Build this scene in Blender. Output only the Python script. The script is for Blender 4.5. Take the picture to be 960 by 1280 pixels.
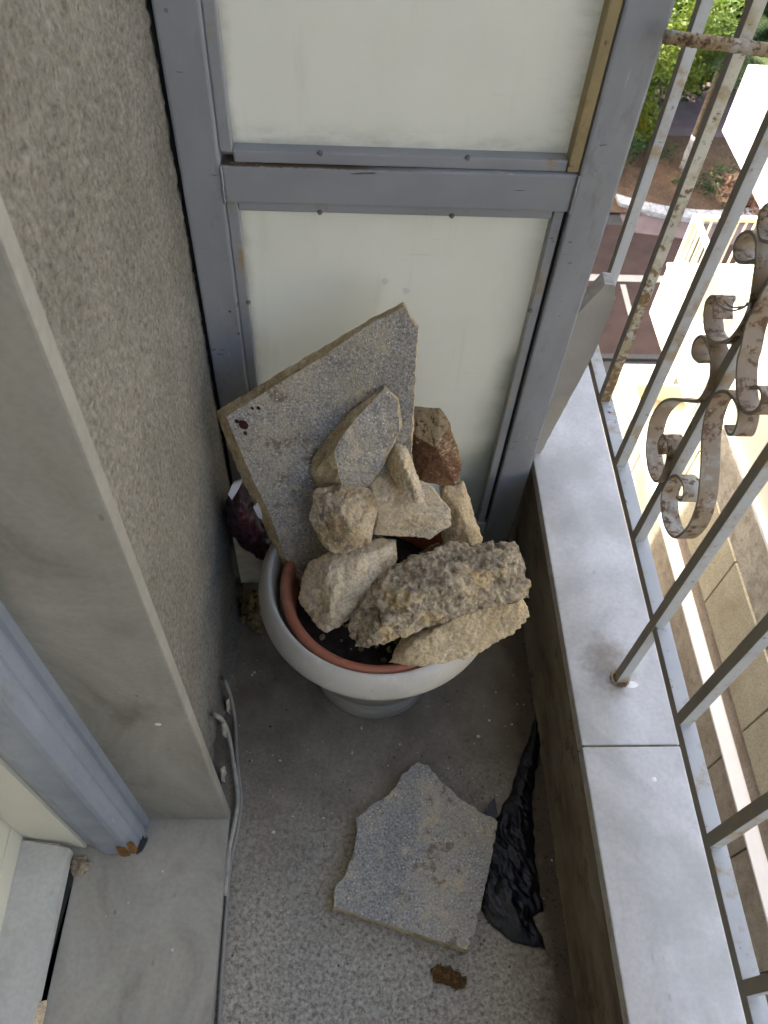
import bpy, bmesh, math, random
from mathutils import Vector, Matrix, noise

# ------------------------------------------------------------------ camera, world, sun
scene = bpy.context.scene
for o in list(bpy.data.objects):
    bpy.data.objects.remove(o)
COL = scene.collection
H = 1.5
cam_d = bpy.data.cameras.new('camera')
cam = bpy.data.objects.new('camera', cam_d)
COL.objects.link(cam)
cam.matrix_world = Matrix(((0.998554, -0.007630, -0.053208, 0), (-0.024733, 0.813643, -0.580838, 0), (0.047724, 0.581315, 0.812278, H), (0, 0, 0, 1)))
cam_d.sensor_fit = 'VERTICAL'
cam_d.sensor_height = 24.0
cam_d.lens = 1017.0 / 1280.0 * 24.0
cam_d.clip_start = 0.02
cam_d.clip_end = 2000
scene.camera = cam
cam_d.dof.use_dof = True            # a phone lens: far things are slightly soft
cam_d.dof.focus_distance = 1.32
cam_d.dof.aperture_fstop = 9.0

TRAVEL = Vector((0.58, -0.36, -0.73)).normalized()
sun_d = bpy.data.lights.new('sun', 'SUN')
sun_d.energy = 2.1
sun_d.angle = math.radians(0.5)
sun_d.color = (1.0, 0.95, 0.86)
sun = bpy.data.objects.new('sun', sun_d)
COL.objects.link(sun)
sun.rotation_euler = TRAVEL.to_track_quat('-Z', 'Y').to_euler()
world = bpy.data.worlds.new('World')
scene.world = world
world.use_nodes = True
wn = world.node_tree
bg = wn.nodes['Background']
sky = wn.nodes.new('ShaderNodeTexSky')
sky.sky_type = 'NISHITA'
sky.sun_disc = False
sky.sun_elevation = math.asin(-TRAVEL.z)
sky.sun_rotation = math.atan2(-TRAVEL.x, -TRAVEL.y)
sky.dust_density = 7.0
sky.air_density = 0.75
sky.ozone_density = 0.25
wn.links.new(sky.outputs[0], bg.inputs['Color'])
bg.inputs['Strength'].default_value = 0.15
scene.view_settings.view_transform = 'Standard'
scene.view_settings.look = 'None'
scene.view_settings.exposure = 2.68
scene.view_settings.gamma = 1.0
scene.cycles.max_bounces = 8
scene.cycles.diffuse_bounces = 5

DATA = {'rocks':{'big':[[0.0042,0.6156,0.32],[0.0323,0.572,0.325],[0.0863,0.574,0.335],[0.189,0.6026,0.345],[0.3071,0.6451,0.35],[0.0357,0.6317,0.36],[0.0675,0.6791,0.385],[0.1313,0.7171,0.4],[0.237,0.7303,0.4],[0.2882,0.7308,0.395],[0.3012,0.703,0.385],[0.3103,0.6619,0.365],[0.1739,0.6467,0.415],[0.0986,0.6125,0.4],[0.2609,0.672,0.415],[0.0565,0.585,0.36],[0.1837,0.6916,0.3],[0.2673,0.7176,0.31],[0.0746,0.6562,0.28]],'under':[[0.0799,0.5592,0.305],[0.0834,0.5459,0.304],[0.1345,0.5471,0.304],[0.2179,0.5748,0.304],[0.2825,0.6073,0.308],[0.3115,0.6351,0.314],[0.3165,0.6592,0.325],[0.2814,0.6539,0.345],[0.1903,0.6184,0.345],[0.1208,0.5795,0.335],[0.2932,0.7018,0.31],[0.1805,0.6627,0.31],[0.1051,0.6132,0.305]],'lower':[[-0.0701,0.6653,0.31],[-0.0525,0.6408,0.3],[-0.0192,0.6187,0.3],[0.003,0.6252,0.31],[0.0711,0.6716,0.36],[0.0935,0.7158,0.38],[0.0977,0.7406,0.39],[0.0582,0.7356,0.39],[-0.0006,0.7135,0.39],[-0.0533,0.7153,0.35],[-0.0554,0.6782,0.33],[-0.0067,0.6771,0.395],[0.0376,0.689,0.405],[-0.0165,0.6265,0.335],[0.0069,0.7141,0.26],[0.0482,0.7551,0.3]],'round':[[-0.0506,0.7436,0.43],[-0.0379,0.7759,0.47],[0.005,0.7869,0.475],[0.0507,0.7785,0.47],[0.0573,0.7596,0.455],[0.0494,0.7223,0.41],[-0.0005,0.7074,0.39],[-0.0213,0.724,0.395],[0.0052,0.7324,0.475],[0.0181,0.7188,0.44],[-0.0173,0.747,0.465],[0.0058,0.7743,0.37],[0.0189,0.8025,0.4]],'block':[[0.0449,0.8081,0.465],[0.0826,0.8244,0.47],[0.1419,0.7892,0.47],[0.175,0.7551,0.452],[0.1609,0.7467,0.446],[0.0616,0.7532,0.44],[0.0525,0.746,0.405],[0.0565,0.74,0.4],[0.1453,0.7343,0.4],[0.1796,0.7531,0.41],[0.1,0.8201,0.4],[0.1592,0.8049,0.41]],'small':[[0.0713,0.8246,0.49],[0.0829,0.8395,0.52],[0.1056,0.8275,0.515],[0.1321,0.7671,0.48],[0.1295,0.7495,0.47],[0.0996,0.7585,0.47],[0.0977,0.7886,0.515],[0.1144,0.7595,0.492],[0.1015,0.8082,0.47]],'red':[[0.0967,0.9246,0.51],[0.1596,0.9002,0.53],[0.1759,0.8782,0.522],[0.165,0.8544,0.512],[0.1023,0.8809,0.5],[0.1955,0.8386,0.475],[0.1961,0.8156,0.445],[0.1896,0.8094,0.44],[0.1321,0.8237,0.44],[0.1046,0.8684,0.46],[0.151,0.8341,0.51],[0.1693,0.9205,0.45],[0.1286,0.901,0.43]],'yellow':[[0.1662,0.826,0.42],[0.2052,0.8401,0.42],[0.2158,0.8213,0.4],[0.2456,0.7817,0.33],[0.2322,0.758,0.31],[0.183,0.7578,0.31],[0.1692,0.7922,0.37],[0.1995,0.7878,0.4],[0.2089,0.8415,0.3],[0.1882,0.8508,0.36]],'hole':[[0.1359,0.7658,0.31],[0.1659,0.7761,0.325],[0.1894,0.7729,0.325],[0.1898,0.7622,0.29],[0.1646,0.7831,0.27],[0.1338,0.7598,0.28]]},'slab':{'n':[-0.0246,-0.9223,0.3857],'pts':[[-0.1773,0.8556,0.5531],[-0.1041,0.8737,0.6009],[-0.0384,0.8892,0.6422],[0.0181,0.9042,0.6818],[0.0491,0.9122,0.7029],[0.0887,0.9195,0.7228],[0.1102,0.9064,0.6929],[0.1104,0.8801,0.6299],[0.1106,0.8526,0.5641],[0.1127,0.8086,0.4591],[0.0865,0.7731,0.3727],[0.0336,0.755,0.3258],[-0.0352,0.7289,0.2592],[-0.0634,0.728,0.2552],[-0.0938,0.7522,0.3112],[-0.1177,0.7869,0.3925],[-0.1434,0.8136,0.4549],[-0.164,0.8384,0.5128]],'back':[[-0.1977,0.8819,0.5368],[-0.1175,0.9002,0.5857],[-0.0478,0.9164,0.629],[0.0149,0.9307,0.6672],[0.0478,0.9379,0.6865],[0.0896,0.9458,0.708],[0.114,0.9315,0.6753],[0.1145,0.903,0.6072],[0.1147,0.8748,0.5398],[0.117,0.8297,0.432],[0.0889,0.792,0.3402],[0.0346,0.7733,0.2921],[-0.0362,0.7452,0.2202],[-0.0795,0.7451,0.2173],[-0.1116,0.774,0.2844],[-0.1373,0.8058,0.3587],[-0.1632,0.8333,0.4229],[-0.1839,0.8594,0.4838]]},'chip':{'n':[-0.0246,-0.9223,0.3857],'pts':[[0.0648,0.8625,0.6162],[0.0839,0.8558,0.596],[0.0909,0.8345,0.5507],[0.0696,0.8123,0.517],[0.0639,0.8007,0.4993],[0.043,0.785,0.476],[0.0216,0.7774,0.4668],[0.0026,0.7751,0.4654],[-0.0027,0.7877,0.5004],[-0.0115,0.8025,0.5351],[-0.0018,0.8143,0.5535],[0.0174,0.8288,0.574],[0.0389,0.8447,0.5927]],'back':[[0.0639,0.8676,0.6126],[0.0864,0.8603,0.5965],[0.0946,0.8431,0.556],[0.0766,0.8239,0.509],[0.0674,0.8146,0.4861],[0.0465,0.8018,0.4542],[0.0221,0.7975,0.4423],[-0.0156,0.7951,0.4341],[-0.035,0.8,0.4446],[-0.0477,0.8104,0.4689],[-0.0473,0.8205,0.493],[-0.0181,0.8376,0.5356],[0.0162,0.8529,0.5745]]},'tile':[[0.1422,0.4888,0.032],[0.1624,0.4828,0.032],[0.18,0.4608,0.032],[0.1961,0.4421,0.032],[0.2298,0.4136,0.032],[0.2595,0.3953,0.032],[0.2798,0.3855,0.032],[0.2464,0.2755,0.032],[0.214,0.1831,0.032],[0.1016,0.2176,0.032],[-0.0079,0.2515,0.032],[-0.003,0.2819,0.032],[0.021,0.3166,0.032],[0.0293,0.3487,0.032],[0.0337,0.3926,0.032],[0.0592,0.4114,0.032],[0.0952,0.4361,0.032],[0.1179,0.4672,0.032]],'bag':[[0.3814,0.5875,0.01],[0.3827,0.5291,0.01],[0.3565,0.4471,0.01],[0.3476,0.3699,0.01],[0.344,0.2909,0.01],[0.3486,0.2445,0.01],[0.3267,0.2338,0.01],[0.3371,0.2108,0.01],[0.343,0.1859,0.01],[0.2871,0.1963,0.01],[0.2629,0.2181,0.01],[0.239,0.2487,0.01],[0.2293,0.2926,0.01],[0.2676,0.371,0.01],[0.2848,0.3982,0.01],[0.3166,0.4475,0.01],[0.3471,0.5141,0.01]],'bagtip':[[0.282,0.4301,0.012],[0.2841,0.3949,0.012],[0.2637,0.3924,0.012],[0.262,0.4049,0.012]],'clump':[[0.1466,0.1602,0.006],[0.16,0.1679,0.006],[0.1793,0.1641,0.006],[0.2017,0.1501,0.006],[0.2113,0.1409,0.006],[0.1962,0.1301,0.006],[0.1774,0.1371,0.006],[0.1586,0.1453,0.006]],'maroon':[[-0.2145,0.86,0.281],[-0.2001,0.86,0.3467],[-0.1768,0.86,0.386],[-0.1502,0.86,0.3614],[-0.1248,0.86,0.161],[-0.1494,0.86,0.1405],[-0.1789,0.86,0.1605],[-0.212,0.86,0.2104],[-0.1711,0.8,0.3546],[-0.1553,0.8,0.3008],[-0.1667,0.8,0.4009],[-0.2091,0.93,0.2221],[-0.2016,0.93,0.1404],[-0.1743,0.93,0.0822],[-0.1762,0.93,0.2484]],'mwhite':[[[-0.187,0.815,0.4071],[-0.1777,0.815,0.4334],[-0.1611,0.815,0.4444],[-0.1686,0.815,0.4206],[-0.1821,0.815,0.3915]],[[-0.1463,0.8,0.3921],[-0.1407,0.8,0.3967],[-0.1341,0.8,0.3785],[-0.1332,0.8,0.3551],[-0.1394,0.8,0.3621]]],'board':[[-0.2039,0.93,0.0637],[-0.1563,0.93,0.058],[-0.1814,0.93,-0.1451],[-0.2213,0.93,-0.1232]],'fray':[[-0.203,0.8422,0.02],[-0.171,0.8556,0.02],[-0.1547,0.805,0.02],[-0.1584,0.7595,0.02],[-0.1766,0.7685,0.02],[-0.1975,0.7921,0.02]],'scrolls':[[[0.7245,0.6328],[0.7385,0.6391],[0.7375,0.658],[0.7219,0.665],[0.7086,0.6584],[0.6971,0.6398],[0.6931,0.6145],[0.7057,0.5965],[0.7344,0.5899],[0.7662,0.6031],[0.7855,0.6374],[0.7804,0.6744],[0.7611,0.7056],[0.7257,0.7401],[0.7008,0.7665],[0.6961,0.7889],[0.7004,0.8079],[0.7123,0.819],[0.7242,0.8257],[0.7425,0.8259],[0.7616,0.8188],[0.7698,0.8007],[0.7598,0.7895],[0.7404,0.7964],[0.729,0.8066]],[[0.7518,0.856],[0.7653,0.8653],[0.7678,0.8751],[0.7815,0.8638],[0.7833,0.8501],[0.7702,0.8375],[0.7517,0.8323],[0.728,0.8405],[0.7077,0.8592],[0.6976,0.8789],[0.6943,0.9062],[0.7002,0.9266],[0.7181,0.9509],[0.7338,0.9664],[0.7465,0.9725],[0.761,0.9707],[0.7736,0.9611],[0.7811,0.9474],[0.7781,0.9354],[0.7628,0.9326],[0.743,0.944],[0.7276,0.9594]],[[0.6219,0.8704],[0.6089,0.8849],[0.5961,0.8856],[0.5899,0.8737],[0.5961,0.8585],[0.6095,0.8476],[0.6282,0.8447],[0.648,0.8533],[0.6657,0.8689],[0.6717,0.8823],[0.6847,0.9037],[0.6868,0.9233],[0.6863,0.9443],[0.6887,0.972],[0.7033,0.9928]],[[0.6259,0.8041],[0.6126,0.8047],[0.6044,0.8154],[0.6105,0.8316],[0.6203,0.8383],[0.6375,0.8373],[0.6597,0.8261],[0.6745,0.8035],[0.6718,0.7772],[0.6551,0.7516],[0.6209,0.7228],[0.5956,0.6939],[0.5858,0.6549],[0.5974,0.6113],[0.6286,0.5928],[0.6586,0.5973],[0.6744,0.6147],[0.6746,0.64],[0.6625,0.662],[0.6434,0.6721],[0.6292,0.668],[0.6267,0.6549],[0.6394,0.6461]],[[0.7203,0.9877],[0.7369,0.9794],[0.7539,0.9842],[0.7609,0.996],[0.7538,1.0098],[0.7341,1.0213],[0.7113,1.0193],[0.7011,1.0053],[0.6981,0.9893]]],'cables':[[[-0.216,0.6321,0.0857],[-0.205,0.6106,0.1023],[-0.2013,0.6046,0.035],[-0.1952,0.572,0.01],[-0.1906,0.5274,0.006],[-0.1847,0.4901,0.006],[-0.1775,0.4538,0.006],[-0.1739,0.4255,0.006],[-0.1772,0.3776,0.006],[-0.1847,0.3188,0.006],[-0.1845,0.2386,0.005],[-0.1838,0.1578,0.005],[-0.1818,0.0825,0.005]],[[-0.216,0.5346,0.1527],[-0.203,0.5222,0.1729],[-0.2096,0.5587,0.045],[-0.2004,0.534,0.03],[-0.1925,0.4995,0.022],[-0.1843,0.4645,0.018],[-0.1789,0.4297,0.016],[-0.1813,0.3888,0.015],[-0.1875,0.3433,0.012],[-0.1884,0.2741,0.01]]],'wire':[[0.446,0.6994,0.9246],[0.446,0.7007,0.9168],[0.446,0.7151,0.8999],[0.446,0.7348,0.8854],[0.446,0.7522,0.8778],[0.44,0.7341,0.8976],[0.44,0.7129,0.9063],[0.44,0.692,0.9251],[0.44,0.6858,0.9337],[0.44,0.6815,0.9285],[0.44,0.6827,0.923]],'fin':[[0.3912,1.03,0.1995],[0.3968,1.03,0.2049],[0.436,1.03,0.5441],[0.439,1.03,0.6565],[0.4293,1.03,0.6817],[0.4153,1.03,0.6813],[0.3885,1.03,0.6289],[0.3651,1.03,0.518],[0.3529,1.03,0.2805]],'bits':[[-0.1716,0.6756,0.003],[-0.1565,0.684,0.003],[-0.1084,0.5052,0.003],[-0.0674,0.4266,0.003],[-0.0808,0.4045,0.003],[-0.0254,0.401,0.003],[-0.0061,0.6135,0.003],[0.0429,0.5653,0.003],[0.2026,0.4875,0.003],[0.3323,0.5713,0.003],[0.3608,0.6116,0.003],[0.265,0.5481,0.003],[0.2897,0.5796,0.003],[-0.1598,0.5056,0.003],[-0.1184,0.185,0.003],[-0.1133,0.3776,0.003],[0.0246,0.5191,0.003],[0.3853,0.3045,0.003],[0.3741,0.3243,0.003],[-0.1672,0.6807,0.003],[-0.1399,0.2357,0.003],[0.2114,0.6124,0.003],[0.3082,0.6368,0.003],[0.1149,0.5337,0.003],[-0.044,0.2982,0.003],[-0.0826,0.2492,0.003]],'plaster':[[-0.4419,0.3293,0.05],[-0.4191,0.3253,0.05],[-0.3974,0.3126,0.05],[-0.4044,0.2943,0.05],[-0.4251,0.2886,0.05],[-0.4441,0.301,0.05]],'thrbits':[[-0.2923,0.3098,0.032],[-0.3741,0.2434,0.032],[-0.2619,0.1932,0.032],[-0.3415,0.263,0.032]]}
rng = random.Random(7)

# ------------------------------------------------------------------ materials
def ramp(nt, fac, stops):
    r = nt.nodes.new('ShaderNodeValToRGB')
    e = r.color_ramp.elements
    while len(e) < len(stops):
        e.new(0.5)
    for k, (p, c) in enumerate(stops):
        e[k].position = p
        e[k].color = (c[0], c[1], c[2], 1) if not isinstance(c, (int, float)) else (c, c, c, 1)
    nt.links.new(fac, r.inputs[0])
    return r.outputs[0]

class M:
    """small node-graph builder in object coordinates"""
    def __init__(s, name, rough=0.8, spec=0.4):
        s.m = bpy.data.materials.new(name)
        s.m.use_nodes = True
        s.nt = s.m.node_tree
        s.b = s.nt.nodes['Principled BSDF']
        s.b.inputs['Roughness'].default_value = rough
        s.b.inputs['Specular IOR Level'].default_value = spec
        s.tc = s.nt.nodes.new('ShaderNodeTexCoord').outputs['Object']
        s.h = None
    def noise(s, scale, detail=4, rough=0.55, stretch=None, dist=0.0):
        n = s.nt.nodes.new('ShaderNodeTexNoise')
        n.inputs['Scale'].default_value = scale
        n.inputs['Detail'].default_value = detail
        n.inputs['Roughness'].default_value = rough
        n.inputs['Distortion'].default_value = dist
        s.nt.links.new(s.vec(stretch), n.inputs['Vector'])
        return n.outputs['Fac']
    def voro(s, scale, out='Distance', feature='F1', stretch=None):
        n = s.nt.nodes.new('ShaderNodeTexVoronoi')
        n.feature = feature
        n.inputs['Scale'].default_value = scale
        s.nt.links.new(s.vec(stretch), n.inputs['Vector'])
        return n.outputs[out]
    def vec(s, stretch):
        if not stretch:
            return s.tc
        mp = s.nt.nodes.new('ShaderNodeMapping')
        mp.inputs['Scale'].default_value = stretch
        s.nt.links.new(s.tc, mp.inputs['Vector'])
        return mp.outputs[0]
    def axis(s, k):
        x = s.nt.nodes.new('ShaderNodeSeparateXYZ')
        s.nt.links.new(s.tc, x.inputs[0])
        return x.outputs[k]
    def op(s, kind, a, b=None):
        n = s.nt.nodes.new('ShaderNodeMath')
        n.operation = kind
        for k, v in enumerate((a, b)):
            if v is None:
                continue
            if isinstance(v, (int, float)):
                n.inputs[k].default_value = v
            else:
                s.nt.links.new(v, n.inputs[k])
        return n.outputs[0]
    def sm(s, v, lo, hi):
        n = s.nt.nodes.new('ShaderNodeMapRange')
        n.interpolation_type = 'SMOOTHSTEP'
        n.inputs['From Min'].default_value = lo
        n.inputs['From Max'].default_value = hi
        s.nt.links.new(v, n.inputs['Value'])
        return n.outputs[0]
    def ramp(s, fac, stops):
        return ramp(s.nt, fac, stops)
    def mix(s, a, b, fac, mode='MIX'):
        n = s.nt.nodes.new('ShaderNodeMix')
        n.data_type = 'RGBA'
        n.blend_type = mode
        for i, v in ((6, a), (7, b)):
            if isinstance(v, tuple):
                n.inputs[i].default_value = (*v, 1)
            else:
                s.nt.links.new(v, n.inputs[i])
        if isinstance(fac, (int, float)):
            n.inputs[0].default_value = fac
        else:
            s.nt.links.new(fac, n.inputs[0])
        return n.outputs[2]
    def bump(s, height, strength=0.3, dist=0.005):
        n = s.nt.nodes.new('ShaderNodeBump')
        n.inputs['Strength'].default_value = strength
        n.inputs['Distance'].default_value = dist
        s.nt.links.new(height, n.inputs['Height'])
        if s.h is not None:
            s.nt.links.new(s.h, n.inputs['Normal'])
        s.h = n.outputs[0]
    def done(s, color, rough=None):
        if isinstance(color, tuple):
            s.b.inputs['Base Color'].default_value = (*color, 1)
        else:
            s.nt.links.new(color, s.b.inputs['Base Color'])
        if rough is not None:
            s.nt.links.new(rough, s.b.inputs['Roughness'])
        if s.h is not None:
            s.nt.links.new(s.h, s.b.inputs['Normal'])
        return s.m

def plain(name, c, rough=0.7, var=0.12, scale=20, bump=0.15, spec=0.4):
    m = M(name, rough, spec)
    n = m.noise(scale, 5)
    lo = tuple(x * (1 - var) for x in c)
    hi = tuple(min(1, x * (1 + var)) for x in c)
    if bump:
        m.bump(m.noise(scale * 8, 4), bump, 0.002)
    return m.done(m.ramp(n, [(0.3, lo), (0.7, hi)]))

def mat_concrete_floor():
    m = M('floor_concrete', 0.85)
    big = m.op('ADD', m.op('MULTIPLY', m.noise(3.2, 5, 0.6), 0.5), m.op('MULTIPLY', m.noise(13, 6, 0.7), 0.5))
    spk = m.noise(160, 3, 0.6)
    spk2 = m.noise(125, 5, 0.75, dist=0.6)
    wear = m.sm(m.op('ADD', m.op('MULTIPLY', m.axis(1), -2.2), m.noise(5, 5, 0.65)), -0.85, 0.30)
    base = m.ramp(big, [(0.3, (0.105, 0.083, 0.057)), (0.48, (0.17, 0.142, 0.103)), (0.68, (0.27, 0.236, 0.18))])
    ter = m.ramp(spk2, [(0.36, (0.165, 0.143, 0.108)), (0.45, (0.34, 0.31, 0.25)), (0.60, (0.49, 0.46, 0.39))])
    col = m.mix(base, ter, m.op('ADD', m.op('MULTIPLY', wear, 0.75), 0.06))
    col = m.mix(col, m.ramp(spk, [(0.36, (0.5, 0.48, 0.46)), (0.52, (1, 1, 1)), (0.68, (1.25, 1.25, 1.22))]), m.op('ADD', m.op('MULTIPLY', wear, 0.5), 0.15), 'MULTIPLY')
    chips = m.sm(m.voro(85), 0.12, 0.05)
    col = m.mix(col, (0.52, 0.51, 0.47), m.op('MULTIPLY', chips, m.sm(m.noise(30, 2), 0.52, 0.6)))
    pits = m.sm(m.voro(48, stretch=(1, 1.3, 1)), 0.16, 0.06)
    col = m.mix(col, (0.07, 0.06, 0.05), m.op('MULTIPLY', pits, m.sm(m.noise(17, 2), 0.5, 0.62)))
    # dirt washed against the parapet
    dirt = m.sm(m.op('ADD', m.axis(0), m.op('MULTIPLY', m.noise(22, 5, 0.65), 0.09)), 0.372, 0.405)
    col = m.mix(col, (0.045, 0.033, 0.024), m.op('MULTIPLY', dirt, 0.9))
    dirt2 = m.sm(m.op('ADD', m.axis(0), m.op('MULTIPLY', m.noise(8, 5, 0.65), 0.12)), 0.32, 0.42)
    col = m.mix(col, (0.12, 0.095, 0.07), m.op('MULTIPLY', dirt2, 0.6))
    m.bump(m.noise(90, 4), 0.2, 0.0015)
    m.bump(spk2, 0.2, 0.001)
    return m.done(col)

def mat_stucco():
    m = M('wall_stucco', 0.92, 0.25)
    n = m.noise(125, 5, 0.75)
    big = m.noise(4, 4, 0.6)
    col = m.ramp(n, [(0.33, (0.105, 0.099, 0.083)), (0.47, (0.188, 0.179, 0.153)), (0.68, (0.30, 0.288, 0.25))])
    col = m.mix(col, m.ramp(big, [(0.35, (0.70, 0.69, 0.66)), (0.65, (1.08, 1.07, 1.05))]), 0.8, 'MULTIPLY')
    pale = m.sm(m.noise(48, 5, 0.65), 0.56, 0.64)
    col = m.mix(col, (0.40, 0.385, 0.34), m.op('MULTIPLY', pale, 0.18))
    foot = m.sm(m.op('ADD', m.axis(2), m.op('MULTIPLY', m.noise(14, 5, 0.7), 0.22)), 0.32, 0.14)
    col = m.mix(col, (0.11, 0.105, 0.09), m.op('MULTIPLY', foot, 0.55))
    smear = m.sm(m.noise(7, 6, 0.7, stretch=(1, 1, 0.5)), 0.58, 0.68)
    col = m.mix(col, (0.30, 0.29, 0.255), m.op('MULTIPLY', smear, 0.35))
    m.bump(m.noise(140, 4, 0.65), 0.5, 0.003)
    return m.done(col)

def mat_marble(name, c0, c1, vein, rough=0.45, vs=7, dirt=0.5):
    m = M(name, rough, 0.45)
    n = m.noise(vs, 7, 0.62, dist=0.9, stretch=(1, 0.6, 0.6))
    sp = m.noise(130, 3)
    col = m.ramp(n, [(0.3, vein), (0.45, c0), (0.68, c1)])
    col = m.mix(col, m.ramp(sp, [(0.35, (0.9, 0.9, 0.9)), (0.6, (1.04, 1.04, 1.04))]), 0.7, 'MULTIPLY')
    st = m.sm(m.noise(3.1, 6, 0.6), 0.52, 0.72)
    col = m.mix(col, tuple(x * 0.72 for x in vein), m.op('MULTIPLY', st, dirt))
    pits = m.op('MULTIPLY', m.sm(m.voro(38, stretch=(1, 0.5, 0.5)), 0.13, 0.05), m.sm(m.noise(9, 2), 0.5, 0.6))
    col = m.mix(col, (0.06, 0.055, 0.05), m.op('MULTIPLY', pits, 0.8 * dirt))
    m.bump(m.noise(45, 5), 0.08, 0.003)
    return m.done(col, m.ramp(n, [(0.3, rough + 0.15), (0.7, rough - 0.05)]))

def mat_paint(name, c, rust=0.0, rough=0.45, rustc=((0.10, 0.045, 0.02), (0.30, 0.20, 0.07))):
    m = M(name, rough, 0.5)
    n = m.noise(9, 5, 0.6)
    col = m.ramp(n, [(0.3, tuple(x * 0.88 for x in c)), (0.7, tuple(x * 1.06 for x in c))])
    if rust:
        r1 = m.sm(m.op('ADD', m.noise(26, 6, 0.65), m.op('MULTIPLY', m.noise(6, 3), 0.6)), 0.93 - rust * 0.26, 1.12 - rust * 0.26)
        r2 = m.sm(m.op('ADD', m.noise(75, 5, 0.7), m.op('MULTIPLY', m.noise(11, 3), 0.55)), 0.99 - rust * 0.2, 1.10 - rust * 0.2)
        col = m.mix(col, rustc[1], m.op('MULTIPLY', r1, 0.75))
        col = m.mix(col, rustc[0], r2)
        m.bump(r2, 0.5, 0.0012)
    scr = m.sm(m.noise(120, 3, 0.6, stretch=(1, 1, 0.15)), 0.66, 0.74)
    col = m.mix(col, tuple(x * 0.55 for x in c), m.op('MULTIPLY', scr, 0.5))
    m.bump(m.noise(60, 3), 0.06, 0.002)
    return m.done(col, m.ramp(m.noise(14, 4), [(0.3, rough - 0.08), (0.7, rough + 0.15)]))

def mat_rock(name, stops, scale=16, grain=220, pit=0.5, bump=0.7, dark=None, dust=None, con=0.45):
    m = M(name, 0.95, 0.2)
    n = m.noise(scale, 7, 0.68, dist=0.5)
    g = m.noise(grain, 4, 0.7)
    col = m.ramp(n, stops)
    col = m.mix(col, m.ramp(g, [(0.32, (1 - con, 0.99 - con, 0.97 - con)), (0.5, (1, 1, 1)), (0.7, (1 + con * 0.65, 1 + con * 0.64, 1 + con * 0.58))]), 0.75, 'MULTIPLY')
    if dark:
        d = m.sm(m.noise(scale * 2.3, 5, 0.7), 0.52, 0.64)
        col = m.mix(col, dark, m.op('MULTIPLY', d, pit))
    if dust:
        gn = m.nt.nodes.new('ShaderNodeNewGeometry')
        sx = m.nt.nodes.new('ShaderNodeSeparateXYZ')
        m.nt.links.new(gn.outputs['True Normal'], sx.inputs[0])
        up = m.sm(m.op('ADD', sx.outputs[2], m.op('MULTIPLY', m.noise(45, 5, 0.7), 0.7)), 0.95, 1.25)
        col = m.mix(col, dust, m.op('MULTIPLY', up, 0.75))
    wh = m.op('MULTIPLY', m.sm(m.voro(grain * 0.42), 0.14, 0.06), m.sm(m.noise(55, 2), 0.5, 0.62))
    col = m.mix(col, (0.78, 0.78, 0.76), m.op('MULTIPLY', wh, 0.6))
    m.bump(m.noise(grain * 0.4, 6, 0.7), bump, 0.006)
    m.bump(g, 0.4, 0.002)
    return m.done(col)

def mat_tileface(name, c, tan):
    m = M(name, 0.93, 0.25)
    n = m.noise(14, 5, 0.65)
    g = m.noise(260, 4, 0.7)
    col = m.ramp(n, [(0.3, tuple(x * 0.80 for x in c)), (0.7, tuple(x * 1.18 for x in c))])
    col = m.mix(col, m.ramp(g, [(0.34, (0.42, 0.42, 0.42)), (0.5, (1, 1, 1)), (0.64, (1.6, 1.6, 1.58))]), 0.85, 'MULTIPLY')
    t = m.sm(m.op('ADD', m.noise(9, 6, 0.7), m.op('MULTIPLY', m.noise(60, 3), 0.12)), 0.50, 0.66)
    col = m.mix(col, tan, m.op('MULTIPLY', t, 0.45))
    t3 = m.sm(m.noise(27, 6, 0.75), 0.56, 0.63)
    col = m.mix(col, (0.58, 0.47, 0.28), m.op('MULTIPLY', t3, 0.65))
    t2 = m.sm(m.op('ADD', m.noise(19, 6, 0.75), m.op('MULTIPLY', m.noise(140, 2), 0.2)), 0.655, 0.76)
    col = m.mix(col, (0.14, 0.10, 0.065), m.op('MULTIPLY', t2, 0.7))
    wh = m.sm(m.voro(140), 0.22, 0.08)
    col = m.mix(col, (0.80, 0.81, 0.80), m.op('MULTIPLY', wh, m.sm(m.noise(40, 3), 0.42, 0.6)))
    dk = m.sm(m.voro(190, stretch=(1, 1.2, 1.1)), 0.20, 0.08)
    col = m.mix(col, (0.08, 0.08, 0.082), m.op('MULTIPLY', dk, m.sm(m.noise(33, 3), 0.46, 0.6)))
    m.bump(m.noise(170, 4, 0.7), 0.9, 0.004)
    return m.done(col)

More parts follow.
